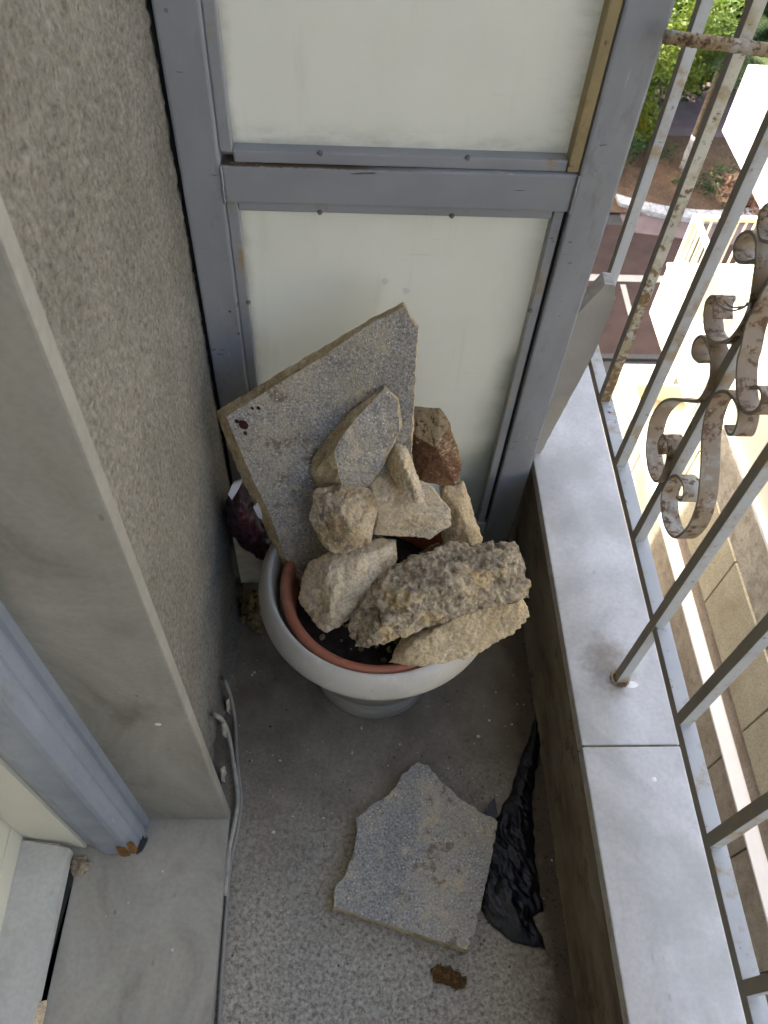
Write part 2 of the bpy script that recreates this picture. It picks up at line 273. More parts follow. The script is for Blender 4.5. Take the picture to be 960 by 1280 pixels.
MT = {}
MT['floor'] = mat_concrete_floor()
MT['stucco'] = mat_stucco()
MT['jamb'] = mat_marble('jamb_marble', (0.25, 0.243, 0.212), (0.335, 0.328, 0.292), (0.15, 0.143, 0.12), 0.5, 5, 0.85)
MT['threshold'] = mat_marble('threshold_marble', (0.33, 0.315, 0.27), (0.41, 0.395, 0.345), (0.21, 0.197, 0.165), 0.55, 8, 0.6)
MT['coping'] = mat_marble('coping_marble', (0.46, 0.455, 0.43), (0.56, 0.555, 0.53), (0.34, 0.335, 0.305), 0.32, 4.5, 0.3)
def coping_stain(mat):
    nt = mat.node_tree
    m = M.__new__(M)
    m.m, m.nt, m.b, m.h = mat, nt, nt.nodes['Principled BSDF'], None
    m.tc = nt.nodes.new('ShaderNodeTexCoord').outputs['Object']
    src = m.b.inputs['Base Color'].links[0].from_socket
    # the parapet's own frame has its origin at (0.46, 0.5, 0)
    dx = m.op('MULTIPLY', m.op('ADD', m.axis(0), 0.012), 22)
    dy = m.op('MULTIPLY', m.op('ADD', m.axis(1), -0.075), 17)
    r = m.op('ADD', m.op('ADD', m.op('MULTIPLY', dx, dx), m.op('MULTIPLY', dy, dy)), m.op('MULTIPLY', m.noise(40, 5, 0.7), 2.2))
    f = m.sm(r, 2.6, 0.9)
    col = m.mix(src, (0.17, 0.135, 0.085), m.op('MULTIPLY', f, 0.8))
    g = m.sm(m.noise(6.5, 6, 0.62), 0.45, 0.68)
    col = m.mix(col, (0.31, 0.315, 0.275), m.op('MULTIPLY', g, 0.6))
    e = m.sm(m.op('ADD', m.axis(0), m.op('MULTIPLY', m.noise(60, 5, 0.7), 0.006)), -0.0735, -0.0765)
    col = m.mix(col, (0.17, 0.145, 0.10), m.op('MULTIPLY', e, 0.8))
    nt.links.new(col, m.b.inputs['Base Color'])
coping_stain(MT['coping'])
def mat_frame(name, c, rough):
    m = M(name, rough, 0.5)
    col = m.ramp(m.noise(7, 6, 0.65, stretch=(1.5, 1.5, 0.6)), [(0.3, tuple(x * 0.82 for x in c)), (0.55, c), (0.75, tuple(x * 1.12 for x in c))])
    dirt = m.sm(m.noise(17, 6, 0.72, stretch=(1.6, 1.6, 0.5)), 0.55, 0.72)
    col = m.mix(col, (0.15, 0.14, 0.125), m.op('MULTIPLY', dirt, 0.45))
    scr = m.sm(m.noise(85, 3, 0.6, stretch=(0.35, 1, 1.6)), 0.695, 0.72)
    col = m.mix(col, (0.07, 0.065, 0.06), m.op('MULTIPLY', scr, 0.7))
    pale = m.sm(m.noise(64, 3, 0.6, stretch=(1.6, 1, 0.3)), 0.70, 0.73)
    col = m.mix(col, (0.46, 0.47, 0.48), m.op('MULTIPLY', pale, 0.6))
    chip = m.op('MULTIPLY', m.sm(m.voro(26), 0.09, 0.05), m.sm(m.noise(6, 2), 0.54, 0.6))
    col = m.mix(col, (0.10, 0.07, 0.045), chip)
    m.bump(m.noise(28, 4), 0.10, 0.003)
    return m.done(col, m.ramp(m.noise(14, 4), [(0.3, rough - 0.1), (0.7, rough + 0.2)]))
MT['frame'] = mat_frame('frame_paint', (0.285, 0.302, 0.322), 0.36)
MT['bead'] = mat_paint('bead_paint', (0.29, 0.305, 0.32), 0.22, 0.4)
MT['rail'] = mat_paint('rail_paint', (0.42, 0.435, 0.425), 0.45, 0.5)
MT['scroll'] = mat_paint('scroll_paint', (0.40, 0.385, 0.335), 1.12, 0.55, ((0.12, 0.058, 0.024), (0.22, 0.14, 0.06)))
MT['inner_dark'] = mat_paint('dark_inner_paint', (0.20, 0.18, 0.145), 0.3, 0.6)  # darker paint for the faces turned towards the balcony
MT['rod'] = mat_paint('rod_paint', (0.40, 0.37, 0.30), 0.85, 0.7)
MT['rustbar'] = mat_paint('rusty_rail_paint', (0.50, 0.49, 0.40), 1.0, 0.55, ((0.17, 0.10, 0.035), (0.31, 0.235, 0.10)))
MT['doorframe'] = mat_frame('door_frame_paint', (0.255, 0.29, 0.345), 0.38)
MT['cream'] = plain('cream_paint', (0.66, 0.655, 0.56), 0.5, 0.05, 6, 0.05)
MT['sill'] = mat_marble('sill_marble', (0.52, 0.53, 0.50), (0.62, 0.63, 0.60), (0.40, 0.40, 0.37), 0.5, 6, 0.4)
MT['parapet'] = None
MT['dark'] = plain('gap_shade', (0.03, 0.028, 0.026), 0.9, 0.2, 30)
MT['seal'] = plain('black_sealant', (0.02, 0.02, 0.022), 0.7, 0.2, 30)
MT['screw'] = plain('screw_metal', (0.16, 0.15, 0.14), 0.4, 0.3, 90)
MT['brass'] = mat_paint('aged_bead', (0.33, 0.26, 0.125), 0.45, 0.6, ((0.10, 0.06, 0.03), (0.20, 0.14, 0.06)))
def mat_terra():
    m = M('terracotta_plastic', 0.5, 0.4)
    col = m.ramp(m.noise(12, 5, 0.65), [(0.3, (0.29, 0.10, 0.056)), (0.7, (0.37, 0.14, 0.08))])
    dust = m.sm(m.noise(30, 6, 0.72), 0.5, 0.7)
    col = m.mix(col, (0.46, 0.30, 0.20), m.op('MULTIPLY', dust, 0.35))
    sp = m.op('MULTIPLY', m.sm(m.voro(90), 0.14, 0.05), m.sm(m.noise(22, 2), 0.5, 0.6))
    col = m.mix(col, (0.10, 0.07, 0.05), sp)
    return m.done(col)
MT['terracotta'] = mat_terra()
MT['soil'] = plain('dark_soil', (0.045, 0.035, 0.028), 0.95, 0.4, 60, 0.9)
MT['cable'] = plain('grey_cable', (0.25, 0.238, 0.205), 0.55, 0.12, 40)
MT['cement'] = plain('grey_cement', (0.36, 0.345, 0.31), 0.85, 0.1, 12, 0.3)
MT['flake'] = plain('cream_flake', (0.55, 0.50, 0.38), 0.8, 0.15, 60)
MT['plaster'] = plain('loose_plaster', (0.36, 0.295, 0.20), 0.95, 0.45, 60, 0.6)
MT['pebble'] = plain('pebble', (0.5, 0.49, 0.45), 0.8, 0.3, 90)
MT['darkpebble'] = plain('dark_grit', (0.07, 0.06, 0.05), 0.9, 0.3, 90)

def mat_parapet():
    m = M('parapet_render', 0.9, 0.25)
    n = m.noise(7, 6, 0.65, stretch=(1, 0.7, 1.6))
    col = m.ramp(n, [(0.32, (0.075, 0.056, 0.038)), (0.5, (0.155, 0.125, 0.088)), (0.72, (0.225, 0.195, 0.15))])
    col = m.mix(col, (0.06, 0.045, 0.03), m.op('MULTIPLY', m.sm(m.noise(21, 5, 0.7), 0.56, 0.68), 0.7))
    m.bump(m.noise(70, 5), 0.4, 0.003)
    return m.done(col)
MT['parapet'] = mat_parapet()

def mat_panel():
    m = M('frosted_panel', 0.35, 0.5)
    z, x = m.axis(2), m.axis(0)
    n = m.noise(5, 5, 0.6)
    col = m.ramp(n, [(0.3, (0.79, 0.80, 0.735)), (0.7, (0.85, 0.86, 0.80))])
    streak = m.noise(9, 4, 0.6, stretch=(3.0, 1, 0.35))
    col = m.mix(col, (0.68, 0.68, 0.60), m.op('MULTIPLY', m.sm(streak, 0.55, 0.75), 0.35))
    # shade of something behind the frosted lower pane, painted into its low right corner
    s1 = m.sm(m.op('ADD', m.op('ADD', m.op('MULTIPLY', x, 2.6), m.op('MULTIPLY', z, -0.62)), m.op('MULTIPLY', n, 0.42)), 0.36, 0.60)
    s1 = m.op('MULTIPLY', s1, m.sm(z, 0.66, 0.48))
    col = m.mix(col, (0.22, 0.245, 0.20), m.op('MULTIPLY', s1, 0.75))
    e1 = m.op('MULTIPLY', m.sm(z, 0.945, 0.91), m.sm(z, 0.85, 0.9))
    e2 = m.op('MULTIPLY', m.sm(m.op('ADD', x, m.op('MULTIPLY', m.noise(14, 5, 0.7), 0.05)), 0.20, 0.245), m.sm(z, 0.6, 0.9))
    e3 = m.sm(z, 0.795, 0.825)
    edge = m.op('MAXIMUM', m.op('MAXIMUM', e1, e2), m.op('MULTIPLY', e3, m.sm(z, 0.88, 0.85)))
    col = m.mix(col, (0.23, 0.24, 0.20), m.op('MULTIPLY', m.op('MULTIPLY', edge, m.sm(m.noise(35, 5, 0.7, stretch=(0.5, 1, 1.5)), 0.40, 0.66)), 0.24))
    e4 = m.sm(m.op('ADD', x, m.op('MULTIPLY', m.noise(20, 5, 0.7), 0.03)), -0.195, -0.222)
    col = m.mix(col, (0.33, 0.33, 0.27), m.op('MULTIPLY', e4, 0.6))
    scuff = m.sm(m.noise(60, 3, 0.6, stretch=(0.2, 1, 2.5)), 0.70, 0.74)
    col = m.mix(col, (0.6, 0.61, 0.55), m.op('MULTIPLY', scuff, 0.3))
    m.bump(m.noise(30, 3), 0.03, 0.002)
    col_sock = col
    b = m.b
    tr = m.nt.nodes.new('ShaderNodeBsdfTranslucent')
    m.nt.links.new(col_sock, tr.inputs['Color'])
    mx = m.nt.nodes.new('ShaderNodeMixShader')
    mx.inputs[0].default_value = 0.5
    out = m.nt.nodes['Material Output']
    m.nt.links.new(b.outputs[0], mx.inputs[1])
    m.nt.links.new(tr.outputs[0], mx.inputs[2])
    m.nt.links.new(mx.outputs[0], out.inputs['Surface'])
    return m.done(col_sock)
MT['panel'] = mat_panel()

def mat_pot():
    m = M('pale_grey_plastic', 0.42, 0.45)
    n = m.noise(7, 6, 0.65)
    col = m.ramp(n, [(0.3, (0.39, 0.375, 0.325)), (0.65, (0.49, 0.475, 0.42))])
    run = m.sm(m.noise(16, 5, 0.65, stretch=(1, 1, 0.22)), 0.52, 0.72)
    col = m.mix(col, (0.36, 0.33, 0.27), m.op('MULTIPLY', run, 0.55))
    lime = m.sm(m.noise(28, 6, 0.75), 0.58, 0.68)
    col = m.mix(col, (0.66, 0.65, 0.61), m.op('MULTIPLY', lime, 0.5))
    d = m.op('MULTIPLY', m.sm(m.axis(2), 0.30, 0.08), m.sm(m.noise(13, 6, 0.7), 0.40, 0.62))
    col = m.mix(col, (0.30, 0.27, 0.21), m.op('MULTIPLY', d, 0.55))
    sp = m.op('MULTIPLY', m.sm(m.voro(60), 0.10, 0.04), m.sm(m.noise(14, 2), 0.52, 0.6))
    col = m.mix(col, (0.06, 0.05, 0.04), sp)
    m.bump(m.noise(40, 3), 0.05, 0.002)
    return m.done(col)
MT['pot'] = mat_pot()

def mat_bag(name, c, c2, rough):
    m = M(name, rough, 0.5)
    n = m.noise(30, 5, 0.65)
    m.bump(m.noise(55, 5, 0.6, stretch=(1, 0.4, 1), dist=1.2), 0.45, 0.005)
    return m.done(m.ramp(n, [(0.4, c), (0.75, c2)]))
MT['blackbag'] = mat_bag('black_plastic', (0.0025, 0.0025, 0.004), (0.007, 0.0075, 0.012), 0.34)
MT['maroon'] = mat_bag('maroon_plastic', (0.035, 0.008, 0.014), (0.075, 0.014, 0.026), 0.28)
MT['whiteplastic'] = plain('white_plastic', (0.62, 0.62, 0.66), 0.4, 0.08, 20)

MT['tan'] = mat_rock('tan_rock', [(0.3, (0.39, 0.30, 0.175)), (0.44, (0.60, 0.485, 0.315)), (0.58, (0.72, 0.61, 0.43)), (0.72, (0.57, 0.52, 0.43))], 15, 240, 0.45, 0.75, (0.20, 0.19, 0.175))
MT['greytan'] = mat_rock('grey_tan_rock', [(0.28, (0.17, 0.125, 0.078)), (0.42, (0.34, 0.275, 0.185)), (0.54, (0.50, 0.415, 0.285)), (0.64, (0.58, 0.42, 0.205)), (0.74, (0.47, 0.42, 0.335))], 22, 170, 0.7, 1.0, (0.10, 0.08, 0.055), con=0.62)
MT['roundrock'] = mat_rock('brown_tan_rock', [(0.3, (0.26, 0.18, 0.09)), (0.44, (0.48, 0.365, 0.21)), (0.58, (0.62, 0.51, 0.355)), (0.72, (0.40, 0.365, 0.32))], 17, 240, 0.6, 0.9, (0.14, 0.125, 0.11))
MT['sand'] = mat_rock('yellow_sandstone', [(0.3, (0.38, 0.29, 0.165)), (0.50, (0.57, 0.46, 0.285)), (0.70, (0.66, 0.555, 0.375))], 13, 260, 0.35, 0.6, (0.22, 0.19, 0.15))
MT['redrock'] = mat_rock('red_brown_brick', [(0.3, (0.115, 0.058, 0.034)), (0.5, (0.18, 0.098, 0.056)), (0.7, (0.30, 0.21, 0.12))], 14, 220, 0.6, 0.8, (0.10, 0.045, 0.025), dust=(0.46, 0.36, 0.21))
MT['block'] = mat_rock('pale_block', [(0.3, (0.44, 0.35, 0.215)), (0.48, (0.66, 0.545, 0.365)), (0.70, (0.60, 0.55, 0.45))], 14, 240, 0.4, 0.6, (0.22, 0.205, 0.19))
MT['tileface'] = mat_tileface('grey_tile_face', (0.335, 0.317, 0.278), (0.50, 0.43, 0.29))
MT['tileedge'] = mat_rock('mortar_edge', [(0.3, (0.36, 0.27, 0.145)), (0.55, (0.56, 0.455, 0.28)), (0.8, (0.66, 0.57, 0.40))], 22, 260, 0.4, 0.6, (0.15, 0.11, 0.07))
MT['clump'] = mat_rock('brown_crumbs', [(0.3, (0.10, 0.05, 0.02)), (0.55, (0.21, 0.115, 0.045)), (0.8, (0.30, 0.19, 0.09))], 60, 300, 0.6, 1.0, (0.05, 0.025, 0.012))

# ------------------------------------------------------------------ building helpers
ORG = {}
def link(o, parent=None, loc=None):
    COL.objects.link(o)
    if parent is not None:
        o.parent = parent
        ORG[o.name] = ORG[parent.name]
    else:
        ORG[o.name] = Vector(loc) if loc is not None else Vector((0, 0, 0))
        o.location = ORG[o.name]
    return o

def tag(o, label=None, cat=None, group=None, kind=None):
    if label: o['label'] = label
    if cat: o['category'] = cat
    if group: o['group'] = group
    if kind: o['kind'] = kind
    return o

def thing(name, loc, label, cat, group=None):
    o = bpy.data.objects.new(name, None)
    o.empty_display_size = 0.05
    link(o, None, loc)
    return tag(o, label, cat, group)

def obj(name, bm, mats, parent=None, loc=None, smooth=False, label=None):
    """bm holds world coordinates; they are moved into the thing's own frame"""
    me = bpy.data.meshes.new(name)
    org = ORG[parent.name] if parent is not None else Vector(loc or (0, 0, 0))
    bmesh.ops.translate(bm, verts=bm.verts, vec=-org)
    bmesh.ops.recalc_face_normals(bm, faces=bm.faces)
    bm.to_mesh(me)
    bm.free()
    for mm in (mats if isinstance(mats, (list, tuple)) else [mats]):
        me.materials.append(mm)
    if smooth:
        for p in me.polygons:
            p.use_smooth = True
    o = bpy.data.objects.new(name, me)
    link(o, parent, org)
    if label: o['label'] = label
    return o

def box(bm, x0, x1, y0, y1, z0, z1, bev=0.0):
    vs = [bm.verts.new(p) for p in ((x0, y0, z0), (x1, y0, z0), (x1, y1, z0), (x0, y1, z0), (x0, y0, z1), (x1, y0, z1), (x1, y1, z1), (x0, y1, z1))]
    fs = [bm.faces.new([vs[k] for k in f]) for f in ((3, 2, 1, 0), (4, 5, 6, 7), (0, 1, 5, 4), (1, 2, 6, 5), (2, 3, 7, 6), (3, 0, 4, 7))]
    if bev:
        es = list({e for f in fs for e in f.edges})
        bmesh.ops.bevel(bm, geom=es, offset=bev, segments=2, affect='EDGES', profile=0.6)
    return bm

def boxbm(*a, **k):
    return box(bmesh.new(), *a, **k)

def extrude_poly(pts, vec):
    """closed solid from a 3-D outline and an extrusion vector"""
    bm = bmesh.new()
    a = [bm.verts.new(p) for p in pts]
    b = [bm.verts.new(Vector(p) + Vector(vec)) for p in pts]
    n = len(pts)
    f0 = bm.faces.new(a)
    f1 = bm.faces.new(b[::-1])
    for i in range(n):
        bm.faces.new((a[i], b[i], b[(i + 1) % n], a[(i + 1) % n]))
    bmesh.ops.triangulate(bm, faces=[f0, f1])
    return bm

def tube(bm, pts, r, seg=8, caps=True):
    pts = [Vector(p) for p in pts]
    rings = []
    up = Vector((0, 0, 1))
    prev = None
    for i, p in enumerate(pts):
        t = (pts[min(i + 1, len(pts) - 1)] - pts[max(i - 1, 0)]).normalized()
        if prev is None:
            n = t.cross(up)
            if n.length < 1e-3:
                n = t.cross(Vector((1, 0, 0)))
        else:
            n = prev - t * prev.dot(t)
        n.normalize()
        prev = n
        b = t.cross(n)
        rr = r[i] if isinstance(r, (list, tuple)) else r
        rings.append([bm.verts.new(p + n * (rr * math.cos(2 * math.pi * k / seg)) + b * (rr * math.sin(2 * math.pi * k / seg))) for k in range(seg)])
    for a, b in zip(rings, rings[1:]):
        for k in range(seg):
            bm.faces.new((a[k], a[(k + 1) % seg], b[(k + 1) % seg], b[k]))
    if caps:
        bm.faces.new(rings[0][::-1])
        bm.faces.new(rings[-1])
    return bm

def spline(pts, sub=6):
    pts = [Vector(p) for p in pts]
    out = []
    for i in range(len(pts) - 1):
        p0, p1, p2, p3 = pts[max(i - 1, 0)], pts[i], pts[i + 1], pts[min(i + 2, len(pts) - 1)]
        for k in range(sub):
            t = k / sub
            out.append(0.5 * ((2 * p1) + (p2 - p0) * t + (2 * p0 - 5 * p1 + 4 * p2 - p3) * t * t + (3 * p1 - p0 - 3 * p2 + p3) * t ** 3))
    out.append(pts[-1])
    return out

def lathe(bm, c, prof, seg=72, lean=(0, 0)):
    rings = [[bm.verts.new((c[0] + lean[0] * z + r * math.cos(2 * math.pi * k / seg), c[1] + lean[1] * z + r * math.sin(2 * math.pi * k / seg), z)) for k in range(seg)] for r, z in prof]
    for a, b in zip(rings, rings[1:]):
        for k in range(seg):
            bm.faces.new((a[k], a[(k + 1) % seg], b[(k + 1) % seg], b[k]))
    bm.faces.new(rings[0][::-1])
    bm.faces.new(rings[-1])
    return bm

def fbm(p, octv=4):
    return noise.fractal(p, 0.9, 2.1, octv, noise_basis='PERLIN_ORIGINAL')

def rock(name, pts, mat, label=None, cat='rock', voxel=0.003, amp=0.004, freq=26, fine=0.0016, seed=0, parent=None, group=None, grow=0.0, cuts=0):
    """convex lump through the given points, remeshed and roughened"""
    bm = bmesh.new()
    c = sum((Vector(p) for p in pts), Vector()) / len(pts)
    for p in pts:
        v = Vector(p)
        bm.verts.new(v + (v - c).normalized() * grow)
    bmesh.ops.convex_hull(bm, input=bm.verts)
    bmesh.ops.delete(bm, geom=[v for v in bm.verts if not v.link_faces], context='VERTS')
    rr = random.Random(seed * 31 + 5)
    size = max((v.co - c).length for v in bm.verts)
    for _ in range(cuts):                      # knock flat chips off the lump
        dv = Vector((rr.gauss(0, 1), rr.gauss(0, 1), rr.gauss(0, 1))).normalized()
        top = max(v.co.dot(dv) for v in bm.verts)
        d0 = top - size * rr.uniform(0.03, 0.085)
        bmesh.ops.bisect_plane(bm, geom=bm.verts[:] + bm.edges[:] + bm.faces[:], plane_co=dv * d0, plane_no=dv, clear_outer=True)
        bmesh.ops.convex_hull(bm, input=bm.verts)
        bmesh.ops.delete(bm, geom=[v for v in bm.verts if not v.link_faces], context='VERTS')
    me = bpy.data.meshes.new('hull')
    bm.to_mesh(me)
    bm.free()
    tmp = bpy.data.objects.new('hull', me)
    COL.objects.link(tmp)
    md = tmp.modifiers.new('r', 'REMESH')
    md.mode = 'VOXEL'
    md.voxel_size = voxel
    bpy.context.view_layer.update()
    ev = tmp.evaluated_get(bpy.context.evaluated_depsgraph_get())
    m2 = bpy.data.meshes.new_from_object(ev)
    bpy.data.objects.remove(tmp)
    bm = bmesh.new()
    bm.from_mesh(m2)
    bpy.data.meshes.remove(m2)
    for _ in range(1):
        bmesh.ops.smooth_vert(bm, verts=bm.verts, factor=0.5, use_axis_x=True, use_axis_y=True, use_axis_z=True)
    bm.normal_update()
    so = Vector((seed * 7.13, seed * 3.7, seed * 1.9))
    mv = []
    for v in bm.verts:
        q = v.co + so
        d = amp * 1.1 * fbm(q * freq, 5)
        cell = noise.voronoi(q * freq * 1.1)[0]
        d += amp * 1.0 * (min(0.5, cell[1] - cell[0]) - 0.2)
        pit = noise.noise(q * freq * 2.6 + Vector((3, 8, 1))) - 0.22
        if pit > 0:
            d -= amp * 1.6 * pit
        pit = noise.noise(q * freq * 6.1 + Vector((1, 4, 9))) - 0.2
        if pit > 0:
            d -= fine * 2.6 * pit
        d += fine * fbm(q * freq * 5, 4)
        mv.append(v.normal * d)
    for v, m_ in zip(bm.verts, mv):
        v.co += m_
    base = Vector((c.x, c.y, min(v.co.z for v in bm.verts)))
    o = obj(name, bm, mat, parent, None if parent is not None else base, smooth=True)
    if label:
        tag(o, label, cat, group)
    return o

def jag(pts, step, amp, seed):
    """densify an outline and break its straight lines"""
    out = []
    n = len(pts)
    for i in range(n):
        a, b = Vector(pts[i]), Vector(pts[(i + 1) % n])
        k = max(1, int((b - a).length / step))
        for j in range(k):
            p = a.lerp(b, j / k)
            s = Vector((seed, seed * 1.7, 0))
            w = amp if amp_edge is None else amp_edge(i, amp)
            out.append(p + Vector((noise.noise(p * 70 + s), noise.noise(p * 70 + s + Vector((9, 9, 9))), noise.noise(p * 70 + s + Vector((23, 3, 5))))) * w)
    return out
amp_edge = None

def slab(name, pts, nrm, thick, label, cat, seed, amp=0.003, smooth_edges=(), parent=None, back=None):
    """broken paving tile: speckled face, tan mortar sides with an uneven break"""
    global amp_edge
    amp_edge = lambda i, a: a * (0.25 if i in smooth_edges else 1.0)
    o1 = jag(pts, 0.004, amp, seed)
    amp_edge = None
    nrm = Vector(nrm).normalized()
    o1 = [p - nrm * ((p - Vector(pts[0])).dot(nrm)) for p in o1]
    c = sum(o1, Vector()) / len(o1)
    ob = None
    if back:
        ob = []
        for i in range(len(pts)):
            a, b = Vector(pts[i]), Vector(pts[(i + 1) % len(pts)])
            ba_, bb_ = Vector(back[i]), Vector(back[(i + 1) % len(pts)])
            for j in range(max(1, int((b - a).length / 0.004))):
                ob.append(ba_.lerp(bb_, j / max(1, int((b - a).length / 0.004))))
    rows = [o1]
    steps = 5
    for k in range(1, steps + 1):
        t = k / steps
        row = []
        for ii, p in enumerate(o1):
            q = p - nrm * (thick * t) if ob is None else p.lerp(ob[ii], t)
            out = (p - c).normalized()
            row.append(q + out * (0.004 * noise.noise(q * 90 + Vector((seed, 0, 0))) * (1 if k < steps else 0.6)))
        rows.append(row)
    bm = bmesh.new()
    vr = [[bm.verts.new(p) for p in r] for r in rows]
    n = len(o1)
    f = bm.faces.new(vr[0])
    for a, b in zip(vr, vr[1:]):
        for i in range(n):
            g = bm.faces.new((a[i], b[i], b[(i + 1) % n], a[(i + 1) % n]))
            g.material_index = 1
    g = bm.faces.new(vr[-1][::-1])
    g.material_index = 1
    bmesh.ops.triangulate(bm, faces=[f, g])
    base = min(o1, key=lambda p: p.z) - nrm * thick
    o = obj(name, bm, [MT['tileface'], MT['tileedge']], parent, base)
    tag(o, label, cat)
    return o

# ================================================================== BALCONY STRUCTURE
# floor slab
bm = boxbm(-0.46, 0.40, -2.5, 10, -0.16, 0.0)
tag(obj('balcony_floor', bm, MT['floor']), 'speckled grey concrete balcony floor', None, kind='structure')

# left wall: rough stucco sheet with real relief and a broken hollow at its foot
wall = thing('stucco_wall', (-0.222, 0.42, 0), 'rough stucco wall to the left of the metal screen', 'wall')
bm = bmesh.new()
ny, nz = 230, 520
y0, y1, z0, z1 = 0.4135, 1.06, 0.0, 1.75
def wall_x(y, z):
    p = Vector((0.0, y, z))
    x = -0.222
    k = min(1.0, max(0.25, (z - 0.35) / 0.7))
    x += 0.0022 * k * fbm(p * 50, 3) + 0.0060 * k * min(0.45, max(0.0, fbm(p * 40 + Vector((5, 0, 0)), 5) - 0.05)) + 0.0016 * fbm(p * 130, 3)
    x += 0.018 * max(0.0, 1 - z / 0.05) ** 1.6
    hy = (y - 0.50) / 0.085
    hz = (z - 0.0) / (0.062 + 0.02 * noise.noise(Vector((y * 40, 3, 1))))
    e = hy * hy + hz * hz + 0.5 * noise.noise(Vector((4, y * 45, z * 45)))
    if e < 1:
        x -= 0.055 * min(1.0, (1 - e) * 3.0) * (0.75 + 0.5 * noise.noise(Vector((7, y * 60, z * 60))))
    return x
grid = [[bm.verts.new((wall_x(y0 + (y1 - y0) * i / ny, z0 + (z1 - z0) * (j / nz) ** 1.25), y0 + (y1 - y0) * i / ny, z0 + (z1 - z0) * (j / nz) ** 1.25)) for j in range(nz + 1)] for i in range(ny + 1)]
for i in range(ny):
    for j in range(nz):
        bm.faces.new((grid[i][j], grid[i + 1][j], grid[i + 1][j + 1], grid[i][j + 1]))
obj('stucco_face', bm, MT['stucco'], wall, smooth=True)
bm = boxbm(-0.9, -0.30, 0.4137, 10, -12, 7.5)
box(bm, -0.30, -0.232, 1.06, 10, -12, 7.5)
box(bm, -0.9, -0.232, -6, -0.62, -12, 7.5)
box(bm, -0.9, -0.232, -0.62, 0.4137, 2.2, 7.5)
box(bm, -0.9, -0.47, -0.62, 0.4137, -12, -0.16)
obj('wall_core', bm, MT['stucco'], wall)

# flakes hanging round the hollow
fl = thing('paint_flakes', (-0.21, 0.5, 0.0), 'peeling cream paint flakes round the hole at the foot of the stucco wall', 'paint flakes')
for k, (y, z, h, w) in enumerate(((0.545, 0.055, 0.05, 0.008), (0.475, 0.02, 0.055, 0.009), (0.60, 0.03, 0.05, 0.008), (0.435, 0.012, 0.03, 0.007))):
    pts = [(-0.2105 + 0.003 * (q % 2), y + w * math.cos(a) * (1 + 0.3 * (q % 3)), z + h * 0.5 * math.sin(a)) for q, a in enumerate([i * math.pi / 4 for i in range(8)])]
    obj('flake', extrude_poly(pts, (0.003, 0, 0)), MT['flake'], fl)

# upper balcony slab that keeps the sun off
tag(obj('ceiling_slab', boxbm(-0.232, 0.62, -6, 1.25, 2.75, 2.95), plain('slab_grey', (0.50, 0.49, 0.46), 0.8)), 'underside of the balcony above', None, kind='structure')

tag(obj('light_block_screen', boxbm(-0.232, 0.6, -1.56, -1.5, 0.0, 2.75), MT['frame'], None, (0.2, -1.53, 0)), 'unseen grey screen added to block light at the near end of the balcony', 'screen')  # out of view, added to keep light out of the near end
# parapet
par = thing('parapet_wall', (0.46, 0.5, 0), 'low parapet with pale marble coping and a dirty inner face', 'parapet')
bm = bmesh.new()
def par_x(y, z):
    p = Vector((1, y, z))
    return 0.389 - 0.0025 * fbm(p * 18, 4) - 0.008 * max(0, 1 - z / 0.02)
ny, nz = 220, 36
g = [[bm.verts.new((par_x(-1.2 + 2.4 * i / ny, 0.232 * j / nz), -1.2 + 2.4 * i / ny, 0.232 * j / nz)) for j in range(nz + 1)] for i in range(ny + 1)]
for i in range(ny):
    for j in range(nz):
        bm.faces.new((g[i][j], g[i + 1][j], g[i + 1][j + 1], g[i][j + 1]))
obj('inner_face', bm, MT['parapet'], par, smooth=True)
obj('parapet_core', boxbm(0.394, 0.525, -2.5, 10, -0.3, 0.231), MT['parapet'], par)
for ya, yb in ((-0.62, 0.4352), (0.4378, 1.36), (1.362, 2.3)):
    obj('coping_slab', boxbm(0.382, 0.540, ya, yb, 0.2325, 0.2605, bev=0.003), MT['coping'], par)
obj('joint_mortar', boxbm(0.386, 0.536, 0.43515, 0.43785, 0.234, 0.2585), MT['parapet'], par)

# droppings and stains on the coping
def splat(name, cx, cy, z, r, mat, label, cat, seed, squash=0.7):
    bm = bmesh.new()
    c = bm.verts.new((cx, cy, z + 0.0012))
    ring = []
    for k in range(14):
        a = 2 * math.pi * k / 14
        rr = r * (1 + 0.35 * noise.noise(Vector((math.cos(a) * 1.5, math.sin(a) * 1.5, seed))))
        ring.append(bm.verts.new((cx + rr * math.cos(a), cy + rr * squash * math.sin(a), z + 0.0003)))
    for k in range(14):
        bm.faces.new((c, ring[k], ring[(k + 1) % 14]))
    return tag(obj(name, bm, mat, None, (cx, cy, z)), label, cat)
white = plain('dropping_white', (0.72, 0.72, 0.70), 0.7, 0.1, 60)
splat('bird_dropping', 0.486, 0.383, 0.2605, 0.0042, white, 'round white dropping on the coping below the joint', 'dropping', 1, 0.9)
splat('bird_dropping', 0.482, 0.539, 0.2605, 0.012, white, 'smeared white dropping by the foot of the rail post', 'dropping', 5, 0.5)

